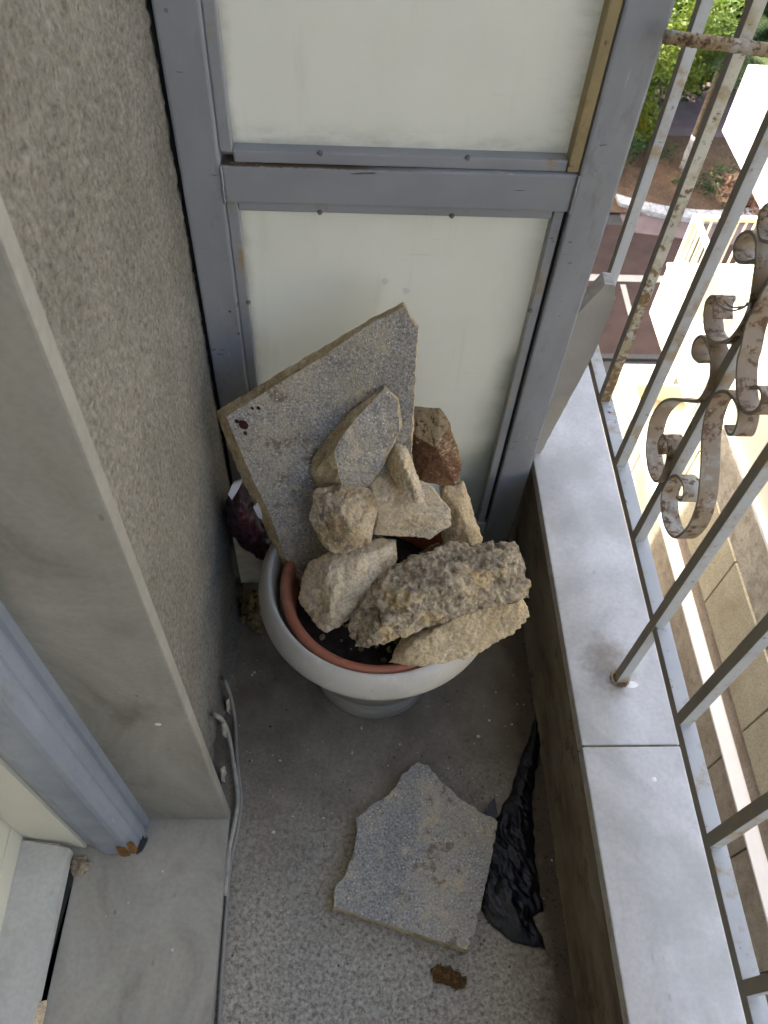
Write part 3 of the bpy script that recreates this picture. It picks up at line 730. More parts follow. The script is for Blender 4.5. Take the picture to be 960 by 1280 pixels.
# ------------------------------------------------------------------ railing
rail = thing('balcony_railing', (0.458, 0.57, 0.26), 'rusty white iron railing with scrolls along the coping', 'railing')
def darken_inner(o):
    o.data.materials.append(MT['inner_dark'])
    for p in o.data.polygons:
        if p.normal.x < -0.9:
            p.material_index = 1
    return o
def bar(x0, x1, ya, yb, z0, z1, m):
    return boxbm(x0, x1, ya, yb, z0, z1, bev=0.0012)
for ya, yb in ((-0.8, 2.2),):
    darken_inner(obj('bottom_rail', bar(0.458, 0.480, ya, yb, 0.447, 0.464, 0), MT['rail'], rail))
BW = 0.0165
ys = [1.145 + 0.148 * k for k in range(5, 0, -1)] + [1.143, 0.998, 0.852, 0.703, 0.556, 0.406, 0.250, 0.092] + [0.092 - 0.15 * k for k in range(1, 6)]
for k, y in enumerate(ys):
    ztop = 1.62
    post = abs(y - 0.556) < 0.01
    # bars stand on the rail; the post runs down to the coping
    m_ = MT['rustbar'] if abs(y - 0.998) < 0.01 else MT['rail']
    darken_inner(obj('post' if post else 'bar', boxbm(0.4565, 0.4565 + BW, y - BW + 0.002, y + 0.002, 0.2605 if post else 0.4642, ztop, bev=0.001), m_, rail))
obj('top_rail', boxbm(0.452, 0.486, -0.8, 2.2, 1.6205, 1.65, bev=0.002), MT['rail'], rail)
# foot collar of the post
bm = bmesh.new()
tube(bm, [(0.465 + 0.014 * math.cos(a), 0.55 + 0.014 * math.sin(a), 0.2625) for a in [i * math.pi / 8 for i in range(17)]], 0.0025, 6)
obj('foot_collar', bm, MT['rod'], rail, smooth=True)

def strip(pts2, x0=0.448, w=0.024, th=0.0038):
    """flat iron strip bent along a curve in the plane of the railing"""
    sp = spline([(0, a, b) for a, b in pts2], 7)
    bm = bmesh.new()
    L, Rr = [], []
    for i, p in enumerate(sp):
        t = (sp[min(i + 1, len(sp) - 1)] - sp[max(i - 1, 0)])
        t = t.normalized() if t.length > 1e-7 else Vector((0, 0, 1))
        n = Vector((0, -t.z, t.y)) * (th / 2)
        L.append([bm.verts.new((x0, p.y + n.y, p.z + n.z)), bm.verts.new((x0, p.y - n.y, p.z - n.z)),
                  bm.verts.new((x0 + w, p.y - n.y, p.z - n.z)), bm.verts.new((x0 + w, p.y + n.y, p.z + n.z))])
    for a, b in zip(L, L[1:]):
        for k in range(4):
            bm.faces.new((a[k], a[(k + 1) % 4], b[(k + 1) % 4], b[k]))
    bm.faces.new(L[0][::-1])
    bm.faces.new(L[-1])
    return bm
for s in DATA['scrolls']:
    darken_inner(obj('scroll', strip(s), MT['scroll'], rail))
bm = bmesh.new()
tube(bm, spline(DATA['wire'][:5], 5), 0.0012, 6)
tube(bm, spline(DATA['wire'][5:], 5), 0.0012, 6)
tag(obj('twisted_wire', bm, MT['screw'], None, DATA['wire'][1]), 'thin twisted wire tied round the scrolled bar of the railing', 'wire')
# ribbed reinforcing rod tied between the screen post and the railing
rod = thing('iron_rod', (0.372, 0.972, 1.075), 'rusty ribbed iron rod running from the screen post across the rail bars', 'rod')
bm = bmesh.new()
a, b = Vector((0.362, 0.966, 1.0795)), Vector((0.62, 0.935, 1.071))
tube(bm, [a.lerp(b, t / 20) for t in range(21)], 0.0074, 12)
obj('shaft', bm, MT['rod'], rod, smooth=True)
bm = bmesh.new()
for k in range(26):
    p = a.lerp(b, (k + 0.5) / 26)
    tube(bm, [p + Vector((0.002 * math.cos(t), 0.0074 * math.sin(t), 0.0074 * math.cos(t))) for t in [q * 0.62 for q in range(11)]], 0.0008, 5)
obj('ribs', bm, MT['rod'], rod)

# ------------------------------------------------------------------ metal screen
Y = 0.99
scr = thing('metal_screen', (0.08, 1.01, 0), 'grey metal partition screen with two cream frosted panes', 'screen')
def fr(name, x0, x1, z0, z1, ya=Y, yb=Y + 0.045, bev=0.004, mat='frame', label=None):
    return obj(name, boxbm(x0, x1, ya, yb, z0, z1, bev=bev), MT[mat], scr, label=label)
fr('stile', -0.2145, -0.1605, 0.0, 2.3)
fr('stile', 0.3150, 0.3725, 0.0, 2.3)
mr = fr('mid_rail', -0.1603, 0.3148, 0.8335, 0.8905, Y + 0.0015)
def chipped():
    m = M('chipped_frame_paint', 0.45, 0.5)
    n = m.noise(9, 5, 0.6)
    col = m.ramp(n, [(0.3, (0.25, 0.262, 0.275)), (0.7, (0.30, 0.315, 0.33))])
    z = m.op('ADD', m.axis(2), m.op('MULTIPLY', m.noise(45, 5, 0.7), 0.006))
    x = m.sm(m.op('ADD', m.axis(0), m.op('MULTIPLY', m.noise(12, 4), 0.2)), 0.16, 0.02)
    chip = m.op('MULTIPLY', m.sm(z, 0.8905, 0.8925), x)
    col = m.mix(col, (0.095, 0.06, 0.035), chip)
    scr = m.sm(m.noise(40, 4, 0.65, stretch=(0.25, 1, 2.2)), 0.68, 0.71)
    col = m.mix(col, (0.05, 0.045, 0.04), m.op('MULTIPLY', scr, 0.8))
    pale = m.sm(m.noise(50, 4, 0.7, stretch=(0.3, 1, 1)), 0.62, 0.7)
    col = m.mix(col, (0.42, 0.42, 0.42), m.op('MULTIPLY', m.op('MULTIPLY', pale, m.sm(z, 0.885, 0.892)), 0.8))
    return m.done(col)
mr.data.materials[0] = chipped()
# weld beads where the rail meets the stiles
for wx in (-0.1604, 0.3149):
    wb = bmesh.new()
    wp = [(wx + 0.0012 * noise.noise(Vector((q * 3.1, wx, 0))), Y - 0.0002, 0.834 + 0.056 * q / 14) for q in range(15)]
    tube(wb, wp, [0.0016 + 0.0009 * noise.noise(Vector((q * 2.3, 1, wx))) for q in range(15)], 6)
    obj('weld', wb, MT['bead'], scr, smooth=True)
fr('bottom_rail', -0.1603, 0.3148, 0.02, 0.075, Y + 0.0015)
fr('top_rail', -0.1603, 0.3148, 2.2, 2.26, Y + 0.0015)
obj('sealant_strip', boxbm(-0.232, -0.2147, Y + 0.012, Y + 0.04, 0.0, 2.3), MT['seal'], scr)
# panes
obj('pane', boxbm(-0.158, 0.312, Y + 0.026, Y + 0.031, 0.8905, 2.2), MT['panel'], scr)
obj('pane', boxbm(-0.158, 0.312, Y + 0.026, Y + 0.031, 0.075, 0.8335), MT['panel'], scr)
# glazing beads, proud of the pane
def bead(x0, x1, z0, z1, mat='bead', yb=Y + 0.0255, ya=Y + 0.006):
    return obj('bead', boxbm(x0, x1, ya, yb, z0, z1, bev=0.0025), MT[mat], scr)
b1 = bead(-0.1600, -0.1435, 0.905, 2.2)
b2 = bead(-0.1432, 0.2975, 0.8915, 0.9085)
b3 = obj('bead', boxbm(0.2978, 0.3135, Y + 0.003, Y + 0.0255, 0.893, 2.2, bev=0.002), MT['brass'], scr, label='unpainted brown wooden bead')
b4 = bead(-0.1435, 0.2930, 0.8195, 0.8325)
b5 = bead(-0.1600, -0.1440, 0.075, 0.8320)
b6 = bead(0.2950, 0.3095, 0.075, 0.8320)
obj('joint_line', boxbm(0.3097, 0.3149, Y + 0.012, Y + 0.0255, 0.075, 0.832), MT['seal'], scr)
def screw(x, z, parent, y=Y + 0.0045):
    bm = bmesh.new()
    m = bmesh.ops.create_cone(bm, cap_ends=True, segments=12, radius1=0.0042, radius2=0.0024, depth=0.004)
    bmesh.ops.rotate(bm, verts=bm.verts, cent=(0, 0, 0), matrix=Matrix.Rotation(math.pi / 2, 3, 'X'))
    bmesh.ops.translate(bm, verts=bm.verts, vec=(x, y, z))
    obj('screw', bm, MT['screw'], parent)
for x, z, p in ((-0.030, 0.908, b2), (0.163, 0.908, b2), (-0.032, 0.821, b4), (0.152, 0.821, b4), (0.296, 0.655, b6), (0.296, 0.12, b6), (-0.1445, 0.66, b5), (-0.1445, 1.10, b1), (-0.1445, 0.30, b5)):
    screw(x, z, p)

def fleck(x, y, z, r, axis_v, parent=None, name='paint_fleck', lab=None, cat=None):
    f_ = bmesh.new()
    pts = []
    for k in range(12):
        a = 2 * math.pi * k / 12
        rr = r * (1 + 0.6 * noise.noise(Vector((math.cos(a) * 2, math.sin(a) * 2, x * 90))))
        pts.append((x + rr * math.cos(a), y, z + rr * math.sin(a)))
    o = obj(name, extrude_poly(pts, axis_v), white, parent, None if parent else (x, y, z))
    if lab:
        tag(o, lab, cat)
    return o
fleck(0.066, Y + 0.0252, 0.690, 0.006, (0, 0.0006, 0), scr)
fleck(0.099, Y + 0.0252, 0.672, 0.006, (0, 0.0006, 0), scr)
fleck(-0.232, 0.3922, 0.478, 0.0045, (0, 0.0006, 0), None, lab='small white paint fleck stuck on the marble side of the doorway', cat='paint fleck')

# slab of stone wedged behind the screen post
pts = [(x, y, max(z, 0.262)) for x, y, z in DATA['fin']]
fin = slab('leaning_slab', pts, (0, -1, 0), 0.03, 'grey broken slab wedged upright on the coping behind the screen post', 'slab', 3, 0.0015)
fin.data.materials[0] = MT['cement']
fin.data.materials[1] = MT['cement']

# ------------------------------------------------------------------ doorway on the left
obj_j = tag(obj('jamb_slab', boxbm(-0.345, -0.190, 0.393, 0.4132, 0.0302, 2.4, bev=0.003), MT['jamb'], None, (-0.26, 0.40, 0.03)), 'grey marble slab lining the side of the doorway', 'jamb')
tag(obj('threshold', boxbm(-0.47, -0.190, -0.62, 0.4132, 0.0005, 0.03, bev=0.002), MT['threshold'], None, (-0.3, 0.1, 0)), 'worn grey marble threshold at the foot of the doorway', 'threshold')

door = thing('door_frame', (-0.37, 0.36, 0.03), 'blue grey metal door frame standing on the marble threshold', 'door frame')
prof = [(-0.3245, 0.3928), (-0.3250, 0.3800), (-0.3310, 0.3785), (-0.3310, 0.3715), (-0.3265, 0.3700), (-0.3285, 0.3560), (-0.3320, 0.3545), (-0.3320, 0.3505), (-0.3360, 0.3440), (-0.3440, 0.3375), (-0.3520, 0.3360), (-0.3545, 0.3385), (-0.3905, 0.3372), (-0.3925, 0.3392), (-0.4230, 0.3540), (-0.4230, 0.3928)]
def smoothprof(z):
    return [(x, y, z) for x, y in prof]
bm = extrude_poly(smoothprof(0.033), (0, 0, 2.3))
obj('profile', bm, MT['doorframe'], door)
# rusted, broken foot
bm = bmesh.new()
rust_m = mat_rock('frame_rust', [(0.3, (0.14, 0.06, 0.02)), (0.6, (0.30, 0.16, 0.05)), (0.8, (0.36, 0.25, 0.12))], 50, 300, 0.5, 0.8, (0.06, 0.03, 0.015))
for (xa, ya, xb, yb, z, h) in ((-0.347, 0.3355, -0.363, 0.3352, 0.034, 0.060), (-0.3345, 0.3425, -0.3425, 0.3360, 0.034, 0.066)):
    pts = []
    for k in range(22):
        a = 2 * math.pi * k / 22
        u = 0.5 + 0.5 * math.cos(a) * (1 + 0.25 * noise.noise(Vector((k, z * 90, 1))))
        w = 0.5 + 0.5 * math.sin(a) * (1 + 0.25 * noise.noise(Vector((k, 4, 1))))
        pts.append((xa + (xb - xa) * (u + 0.45 * noise.noise(Vector((k * 1.7, xa * 99, 2)))), ya + (yb - ya) * u - 0.0012, z + h * (w + 0.3 * noise.noise(Vector((k * 2.3, xa * 99, 8))))))
    o_ = extrude_poly(pts, (0.0, 0.002, 0))
    o_.to_mesh(me_ := bpy.data.meshes.new('t'))
    o_.free()
    bm.from_mesh(me_)
    bpy.data.meshes.remove(me_)
obj('rust_patch', bm, rust_m, door)
rock('broken_foot', [(-0.330, 0.342, 0.030), (-0.323, 0.366, 0.030), (-0.331, 0.354, 0.060), (-0.341, 0.335, 0.030), (-0.337, 0.339, 0.045), (-0.327, 0.362, 0.064)], MT['seal'], voxel=0.0015, amp=0.0015, freq=90, fine=0.0006, parent=door)

# cream leaf and side panel inside the doorway, joined piece by piece
leaf = thing('balcony_door', (-0.55, 0.1, 0.03), 'cream painted door leaf and side panel inside the doorway', 'door')
obj('side_panel', extrude_poly([(-0.4235, 0.3480, 0.033), (-0.522, 0.361, 0.033), (-0.522, 0.3925, 0.033), (-0.4235, 0.3925, 0.033)], (0, 0, 2.2)), MT['cream'], leaf)
obj('leaf_rail', boxbm(-0.56, -0.5235, -0.62, 0.3925, 0.03, 0.118, bev=0.0012), MT['cream'], leaf)
obj('leaf_panel', boxbm(-0.56, -0.5245, -0.62, 0.3925, 0.1195, 2.2, bev=0.0012), MT['cream'], leaf)
obj('inner_sill', extrude_poly([(-0.5230, 0.355, 0.03), (-0.4445, 0.342, 0.03), (-0.4610, -0.3, 0.03), (-0.5230, -0.3, 0.03)], (0, 0, 0.032)), MT['sill'], None, (-0.49, 0.1, 0.03))
tag(bpy.data.objects['inner_sill'], 'pale marble sill strip along the foot of the cream door', 'sill')
obj('gap_filler', extrude_poly([(-0.4450, 0.33, 0.0303), (-0.4360, 0.30, 0.0303), (-0.4520, 0.14, 0.0303), (-0.4600, -0.3, 0.0303), (-0.4610, -0.3, 0.0303)], (0, 0, 0.003)), MT['dark'], None, (-0.45, 0.1, 0.03))  # solid dark strip paints the shade inside the crack
tag(bpy.data.objects['gap_filler'], 'dark strip painting the shade of the open crack between the sill strip and the threshold', 'crack', kind='structure')
rock('plaster_chip', [(-0.447, 0.334, 0.031), (-0.425, 0.337, 0.031), (-0.409, 0.326, 0.031), (-0.414, 0.308, 0.031), (-0.437, 0.300, 0.031), (-0.447, 0.315, 0.031), (-0.438, 0.328, 0.041), (-0.424, 0.325, 0.044), (-0.430, 0.311, 0.040)], MT['plaster'], 'crumbling chip of tan plaster by the corner of the sill strip', 'plaster', voxel=0.0013, amp=0.006, freq=70, fine=0.0018, seed=31)
rock('stone_chip', [(-0.455, 0.125, 0.031), (-0.44, 0.13, 0.031), (-0.443, 0.05, 0.031), (-0.46, 0.05, 0.031), (-0.452, 0.125, 0.05), (-0.456, 0.06, 0.05), (-0.445, 0.12, 0.046)], MT['block'], 'narrow stone strip lying in the crack beside the sill', 'stone', voxel=0.002, amp=0.001, freq=40, fine=0.0005, seed=8)

# ------------------------------------------------------------------ cables
for i, (pts, lab) in enumerate(zip(DATA['cables'], ('long grey cable leaving the wall and running along the threshold edge', 'short paint splashed cable leaving the wall nearer the doorway'))):
    bm = bmesh.new()
    tube(bm, spline(pts, 6), 0.0036 if i == 0 else 0.0042, 8)
    tag(obj('cable', bm, MT['cable'] if i == 0 else plain('painted_cable', (0.36, 0.34, 0.28), 0.7, 0.3, 60, 0.3), None, pts[-1], smooth=True), lab, 'cable', 'cables at the wall foot')

# ------------------------------------------------------------------ pot
PC = (0.0663, 0.7229)
pot = thing('flower_pot', (PC[0], PC[1], 0), 'large pale grey plastic flower pot with a broad collar', 'pot')
prof = [(0.100, 0.0005), (0.112, 0.001), (0.1175, 0.007), (0.1215, 0.05), (0.1220, 0.056), (0.1240, 0.060), (0.130, 0.15), (0.136, 0.205), (0.145, 0.228), (0.165, 0.243), (0.195, 0.255), (0.2040, 0.2585), (0.2068, 0.2635), (0.2072, 0.272), (0.2055, 0.282), (0.1985, 0.297), (0.1910, 0.3055), (0.1875, 0.3072), (0.1842, 0.3064), (0.1825, 0.302), (0.1805, 0.290), (0.168, 0.22), (0.118, 0.05)]
body = bmesh.new()
lathe(body, (0.0685, 0.6985), prof, 112, lean=(-0.007, 0.079))
obj('body', body, MT['pot'], pot, smooth=True)
IC = (0.0650, 0.7060)
inner = thing('inner_pot', (IC[0], IC[1], 0.05), 'terracotta coloured plastic pot standing inside the grey pot', 'pot')
bm = bmesh.new()
lathe(bm, IC, [(0.11, 0.05), (0.152, 0.272), (0.160, 0.279), (0.1655, 0.288), (0.1665, 0.297), (0.163, 0.304), (0.156, 0.306), (0.150, 0.302), (0.147, 0.292), (0.142, 0.24), (0.104, 0.06)], 96)
obj('pot_wall', bm, MT['terracotta'], inner, smooth=True)
bm = bmesh.new()
c = bm.verts.new((IC[0], IC[1], 0.245))
rg = []
for q in range(1, 9):
    rg.append([bm.verts.new((IC[0] + 0.0175 * q * math.cos(a), IC[1] + 0.0175 * q * math.sin(a), 0.242 + 0.010 * fbm(Vector((math.cos(a) * q, math.sin(a) * q, 2)), 3))) for a in [2 * math.pi * k / 40 for k in range(40)]])
for k in range(40):
    bm.faces.new((c, rg[0][k], rg[0][(k + 1) % 40]))
for r0, r1 in zip(rg, rg[1:]):
    for k in range(40):
        bm.faces.new((r0[k], r1[k], r1[(k + 1) % 40], r0[(k + 1) % 40]))
obj('soil', bm, MT['soil'], inner, smooth=True)

# ------------------------------------------------------------------ rubble in the pot
RK = DATA['rocks']
rock('rubble_stone', RK['big'], MT['greytan'], 'largest grey brown pitted stone lying across the front of the pot', 'stone', 0.0019, 0.0066, 15, 0.0046, 1, grow=0.002, cuts=4)
rock('rubble_stone', RK['under'], MT['sand'], 'flat yellow stone under the big pitted one on the pot rim', 'stone', 0.0022, 0.0030, 26, 0.0018, 2, grow=0.004, cuts=2)
rock('rubble_stone', RK['lower'], MT['tan'], 'pale tan angular stone leaning on the terracotta rim', 'stone', 0.0021, 0.0026, 22, 0.0014, 3, grow=0.005, cuts=9)
rock('rubble_stone', RK['round'], MT['roundrock'], 'rounded brown stone just below the small grey slab piece', 'stone', 0.0021, 0.0028, 26, 0.0018, 4, grow=0.005, cuts=12)
rock('rubble_stone', RK['block'], MT['block'], 'squared beige block in the middle of the rubble heap', 'stone', 0.0019, 0.0013, 22, 0.0010, 5, grow=0.002, cuts=0)
rock('rubble_stone', RK['small'], MT['tan'], 'small narrow pale stone standing on the squared beige block', 'stone', 0.0017, 0.0020, 36, 0.0014, 6, grow=0.003, cuts=8)
rock('rubble_stone', RK['red'], MT['redrock'], 'red brown brick lump at the back beside the leaning slab', 'brick', 0.0021, 0.0018, 22, 0.0014, 7, grow=0.003, cuts=3)
rock('rubble_stone', RK['yellow'], MT['sand'], 'yellow sandy stone standing under the red brown brick lump', 'stone', 0.0022, 0.0022, 24, 0.0013, 8, grow=0.004, cuts=7)
rock('rubble_stone', RK['hole'], MT['redrock'], 'small reddish stone deep in the hollow behind the pitted stone', 'stone', 0.0024, 0.002, 24, 0.001, 9, cuts=4)
# crumbs that broke off the rubble, on the soil, the rim and the stones' feet
bm = bmesh.new()
rc = random.Random(77)
for _ in range(70):
    a_, q_ = rc.uniform(0, 6.283), 0.12 * math.sqrt(rc.random())
    g_ = bmesh.ops.create_icosphere(bm, subdivisions=1, radius=rc.uniform(0.0015, 0.006))
    for v in g_['verts']:
        v.co = v.co * rc.uniform(0.7, 1.25) + Vector((0.065 + q_ * math.cos(a_), 0.706 + q_ * math.sin(a_), 0.248))
tag(obj('rubble', bm, MT['plaster']), 'loose crumbs of stone on the soil inside the pot', None, kind='stuff')

# leaning slab and its chip
S = DATA['slab']
big_slab = slab('paving_slab', S['pts'], S['n'], 0.03, 'large grey tile fragment with pointed top leaning out of the pot', 'slab', 11, 0.0026, smooth_edges=(0, 1, 13, 14, 15, 16, 17), back=S['back'])
# red paint drips near its left corner
def on_slab(u, v):
    p0, p1, p2 = (Vector(S['pts'][k]) for k in (0, 5, 13))
    return p0 + (p1 - p0) * u + (p2 - p0) * v + Vector(S['n']) * 0.0006
drip = bmesh.new()
for (u, v, r) in ((0.065, 0.075, 0.0085), (0.04, 0.045, 0.004), (0.055, 0.115, 0.0035), (0.14, 0.03, 0.003), (0.17, 0.045, 0.0035)):
    cp = on_slab(u, v)
    ax = (Vector(S['pts'][5]) - Vector(S['pts'][0])).normalized()
    ay = Vector(S['n']).cross(ax)
    drip.faces.new([drip.verts.new(cp + ax * (r * math.cos(a) * (1 + 0.4 * noise.noise(Vector((a, u * 50, 0)))) * 0.8) + ay * (r * math.sin(a) * (1 + 0.4 * noise.noise(Vector((a * 2, v * 50, 3)))))) for a in [2 * math.pi * k / 14 for k in range(14)]])
bmesh.ops.solidify(drip, geom=drip.faces[:], thickness=0.0004)
ps = obj('paint_spot', drip, plain('dried_red_paint', (0.075, 0.022, 0.018), 0.6, 0.3, 60), big_slab)
# chip: front outline to a wider back outline
Cc = DATA['chip']
bm = bmesh.new()
fa = jag(Cc['pts'], 0.004, 0.0022, 5)
n_ = len(Cc['pts'])
def resample(poly, ref):
    out = []
    for i in range(n_):
        a, b = Vector(poly[i]), Vector(poly[(i + 1) % n_])
        ra, rb = Vector(ref[i]), Vector(ref[(i + 1) % n_])
        k = max(1, int((rb - ra).length / 0.004))
        for j in range(k):
            out.append(a.lerp(b, j / k))
    return out
ba = resample(Cc['back'], Cc['pts'])
rows = []
for k in range(6):
    t = k / 5
    rows.append([bm.verts.new(a.lerp(b, t) + Vector((noise.noise(a * 80 + Vector((k, 0, 0))), noise.noise(a * 80 + Vector((0, k, 7))), noise.noise(a * 80 + Vector((k, 5, 0))))) * (0.0025 if 0 < k < 5 else 0.0)) for a, b in zip(fa, ba)])
f = bm.faces.new(rows[0])
for a, b in zip(rows, rows[1:]):
    for i in range(len(a)):
        bm.faces.new((a[i], b[i], b[(i + 1) % len(a)], a[(i + 1) % len(a)])).material_index = 1
g_ = bm.faces.new(rows[-1][::-1])
g_.material_index = 1
bmesh.ops.triangulate(bm, faces=[f, g_])
tag(obj('slab_piece', bm, [MT['tileface'], MT['tileedge']], None, Cc['back'][7]), 'smaller pointed grey tile piece resting against the large leaning one', 'slab')

# broken tile on the floor
slab('broken_tile', DATA['tile'], (0.0, 0.0, 1.0), 0.030, 'broken grey speckled paving tile lying flat on the balcony floor', 'tile', 17, 0.0048, smooth_edges=(7, 8, 9))

# ------------------------------------------------------------------ bags
def poly_inside(x, y, P):
    c = False
    n = len(P)
    for i in range(n):
        (xa, ya), (xb, yb) = P[i][:2], P[(i + 1) % n][:2]
        if (ya > y) != (yb > y) and x < (xb - xa) * (y - ya) / (yb - ya) + xa:
            c = not c
    return c
def edge_dist(x, y, P):
    d = 9
    n = len(P)
    for i in range(n):
        a, b = Vector(P[i][:2]), Vector(P[(i + 1) % n][:2])
        ab = b - a
        t = max(0, min(1, (Vector((x, y)) - a).dot(ab) / ab.length_squared))
        d = min(d, (Vector((x, y)) - a - ab * t).length)
    return d
def crumpled(P, step=0.004, hmax=0.03, seed=0):
    """crumpled film over an outline on the floor"""
    bm = bmesh.new()
    P2 = jag([Vector(p) for p in P], 0.006, 0.004, seed)
    P2 = [(p.x, p.y) for p in P2]
    xs, ys_ = [p[0] for p in P2], [p[1] for p in P2]
    ring = [bm.verts.new((x, y, 0.003)) for x, y in P2]
    f = bm.faces.new(ring)
    bmesh.ops.triangulate(bm, faces=[f])
    bmesh.ops.subdivide_edges(bm, edges=[e for e in bm.edges if e.calc_length() > step], cuts=1)
    for _ in range(7):
        es = [e for e in bm.edges if e.calc_length() > step]
        if not es:
            break
        bmesh.ops.subdivide_edges(bm, edges=es, cuts=1)
        bmesh.ops.triangulate(bm, faces=[f for f in bm.faces if len(f.verts) > 3])
        bmesh.ops.beautify_fill(bm, faces=bm.faces[:], edges=[e for e in bm.edges if not e.is_boundary])
    for v in bm.verts:
        x, y = v.co.x, v.co.y
        d = edge_dist(x, y, P2)
        h = hmax * (1 - math.exp(-d / 0.02))
        q = Vector((x * 48 + y * 9 + 1.6 * noise.noise(Vector((x * 12, y * 20, 2))), y * 22 - x * 10, seed))
        fold = 1 - abs(noise.noise(q)) * 2.2
        q2 = Vector((x * 110 + 2 * y * 30, y * 45, seed + 4))
        fold2 = 1 - abs(noise.noise(q2)) * 2
        big = noise.noise(Vector((x * 26, y * 14, seed + 9)))
        v.co.z = 0.004 + h * (0.5 + 0.5 * big + 0.30 * fold + 0.26 * fold2) if d > 1e-4 else 0.003
        v.co.z = max(0.0025, v.co.z)
    bmesh.ops.solidify(bm, geom=bm.faces[:], thickness=0.0012)
    return bm
tag(obj('plastic_bag', crumpled(DATA['bag'], 0.004, 0.018, 3), MT['blackbag'], None, DATA['bag'][6], smooth=True), 'crumpled black plastic bag on the floor between the tile and parapet', 'bag')
tag(obj('bag_scrap', extrude_poly(DATA['bagtip'], (0, 0, 0.004)), MT['blackbag'], None, DATA['bagtip'][2]), 'small black plastic tip poking up behind the broken tile', 'bag scrap')
mb = thing('plastic_bag', (-0.17, 0.86, 0.31), 'dark maroon plastic bag stuffed between the wall and the leaning slab', 'bag')
mp = [(x, y, max(z, 0.19)) for x, y, z in DATA['maroon']]
rock('bag_body', DATA['maroon'], MT['maroon'], voxel=0.003, amp=0.008, freq=17, fine=0.0012, seed=12, parent=mb)
for w in DATA['mwhite']:
    obj('white_edge', extrude_poly(w, (0.002, 0.006, 0)), MT['whiteplastic'], mb)

# weathered board behind the pot with its rotten foot
bd = thing('wooden_board', (-0.18, 0.875, 0), 'weathered cream board standing behind the pot against the wall', 'board')
obj('plank', boxbm(-0.205, -0.150, 0.868, 0.886, 0.03, 0.21, bev=0.001), plain('old_cream_board', (0.62, 0.55, 0.39), 0.85, 0.25, 40, 0.4), bd)
fr_pts = DATA['fray']
rock('rotten_foot', [(x, y, 0.004) for x, y, z in fr_pts] + [(x * 0.7 + 0.3 * -0.178, y * 0.7 + 0.3 * 0.82, 0.045) for x, y, z in fr_pts], mat_rock('rotten_wood', [(0.3, (0.14, 0.095, 0.045)), (0.55, (0.33, 0.24, 0.12)), (0.75, (0.58, 0.47, 0.28))], 70, 320, 0.7, 1.0, (0.05, 0.03, 0.015)), voxel=0.0018, amp=0.009, freq=75, fine=0.003, seed=14, parent=bd)

# brown crumbs and grit on the floor
rock('crumb_clump', [(x, y, 0.001) for x, y, z in DATA['clump']] + [(x * 0.6 + 0.4 * 0.186, y * 0.6 + 0.4 * 0.147, 0.016) for x, y, z in DATA['clump']], MT['clump'], 'flat clump of crumbled brown dirt in front of the broken tile', 'dirt clump', voxel=0.0013, amp=0.0065, freq=85, fine=0.002, seed=21)
proto = None
bits = DATA['bits']
bm = bmesh.new()
rg2 = random.Random(5)
def bit(bm, x, y, z, r):
    g = bmesh.ops.create_icosphere(bm, subdivisions=1, radius=r)
    s = Vector((rg2.uniform(0.6, 1.4), rg2.uniform(0.6, 1.4), rg2.uniform(0.4, 0.8)))
    for v in g['verts']:
        v.co = Vector((v.co.x * s.x, v.co.y * s.y, v.co.z * s.z)) * rg2.uniform(0.8, 1.2) + Vector((x, y, z + r * 0.4))
for x, y, z in bits:
    bit(bm, x, y, 0, rg2.uniform(0.0014, 0.0030))
for _ in range(120):
    bit(bm, rg2.uniform(-0.18, 0.36), rg2.uniform(0.06, 0.95), 0, rg2.uniform(0.0006, 0.0014))
for x, y, z in DATA['thrbits']:
    bit(bm, x, y, 0.03, rg2.uniform(0.0012, 0.0025))
tag(obj('gravel', bm, MT['pebble']), 'pale grit scattered over the balcony floor', None, kind='stuff')
bm = bmesh.new()
for _ in range(420):
    y = rg2.uniform(0.03, 0.95)
    bit(bm, 0.381 - abs(rg2.gauss(0, 0.016)), y, 0, rg2.uniform(0.0008, 0.0026))
for _ in range(60):
    a_ = rg2.uniform(0, 6.283)
    bit(bm, 0.13 + 0.16 * math.cos(a_) + rg2.gauss(0, 0.012), 0.335 + 0.17 * math.sin(a_) + rg2.gauss(0, 0.012), 0, rg2.uniform(0.0007, 0.0020))
for _ in range(40):
    bit(bm, rg2.uniform(-0.17, 0.36), rg2.uniform(0.06, 0.9), 0, rg2.uniform(0.0008, 0.0024))
tag(obj('dirt', bm, MT['darkpebble']), 'dark dirt crumbs gathered along the parapet foot', None, kind='stuff')

# ================================================================== BEYOND THE RAILING
GZ = -11.6
def flat(name, pts, z, mat, label=None):
    bm = bmesh.new()
    bm.faces.new([bm.verts.new((x, y, z)) for x, y in pts])
    o = obj(name, bm, mat)
    return tag(o, label, None, kind='structure')
asph = plain('asphalt', (0.05, 0.047, 0.043), 0.9, 0.25, 3, 0.4)
redt = plain('red_tarmac', (0.042, 0.024, 0.017), 0.9, 0.3, 2, 0.4)
earth = mat_rock('bare_earth', [(0.3, (0.075, 0.046, 0.027)), (0.55, (0.125, 0.082, 0.05)), (0.75, (0.165, 0.118, 0.078))], 1.6, 18, 0.5, 0.6, (0.10, 0.06, 0.03))
pinkm = plain('pink_paving', (0.16, 0.115, 0.105), 0.85, 0.2, 2)
kerbm = plain('kerb_white', (0.50, 0.485, 0.45), 0.85, 0.35, 7)
linem = plain('road_line', (0.36, 0.33, 0.28), 0.8, 0.1, 4)
creamw = plain('cream_render', (0.74, 0.70, 0.56), 0.75, 0.05, 1.2)
whitew = plain('white_paint', (0.80, 0.79, 0.74), 0.6, 0.04, 2)
flat('ground', [(-400, -400), (500, -400), (500, 900), (-400, 900)], GZ - 0.01, asph, 'ground of the street below')
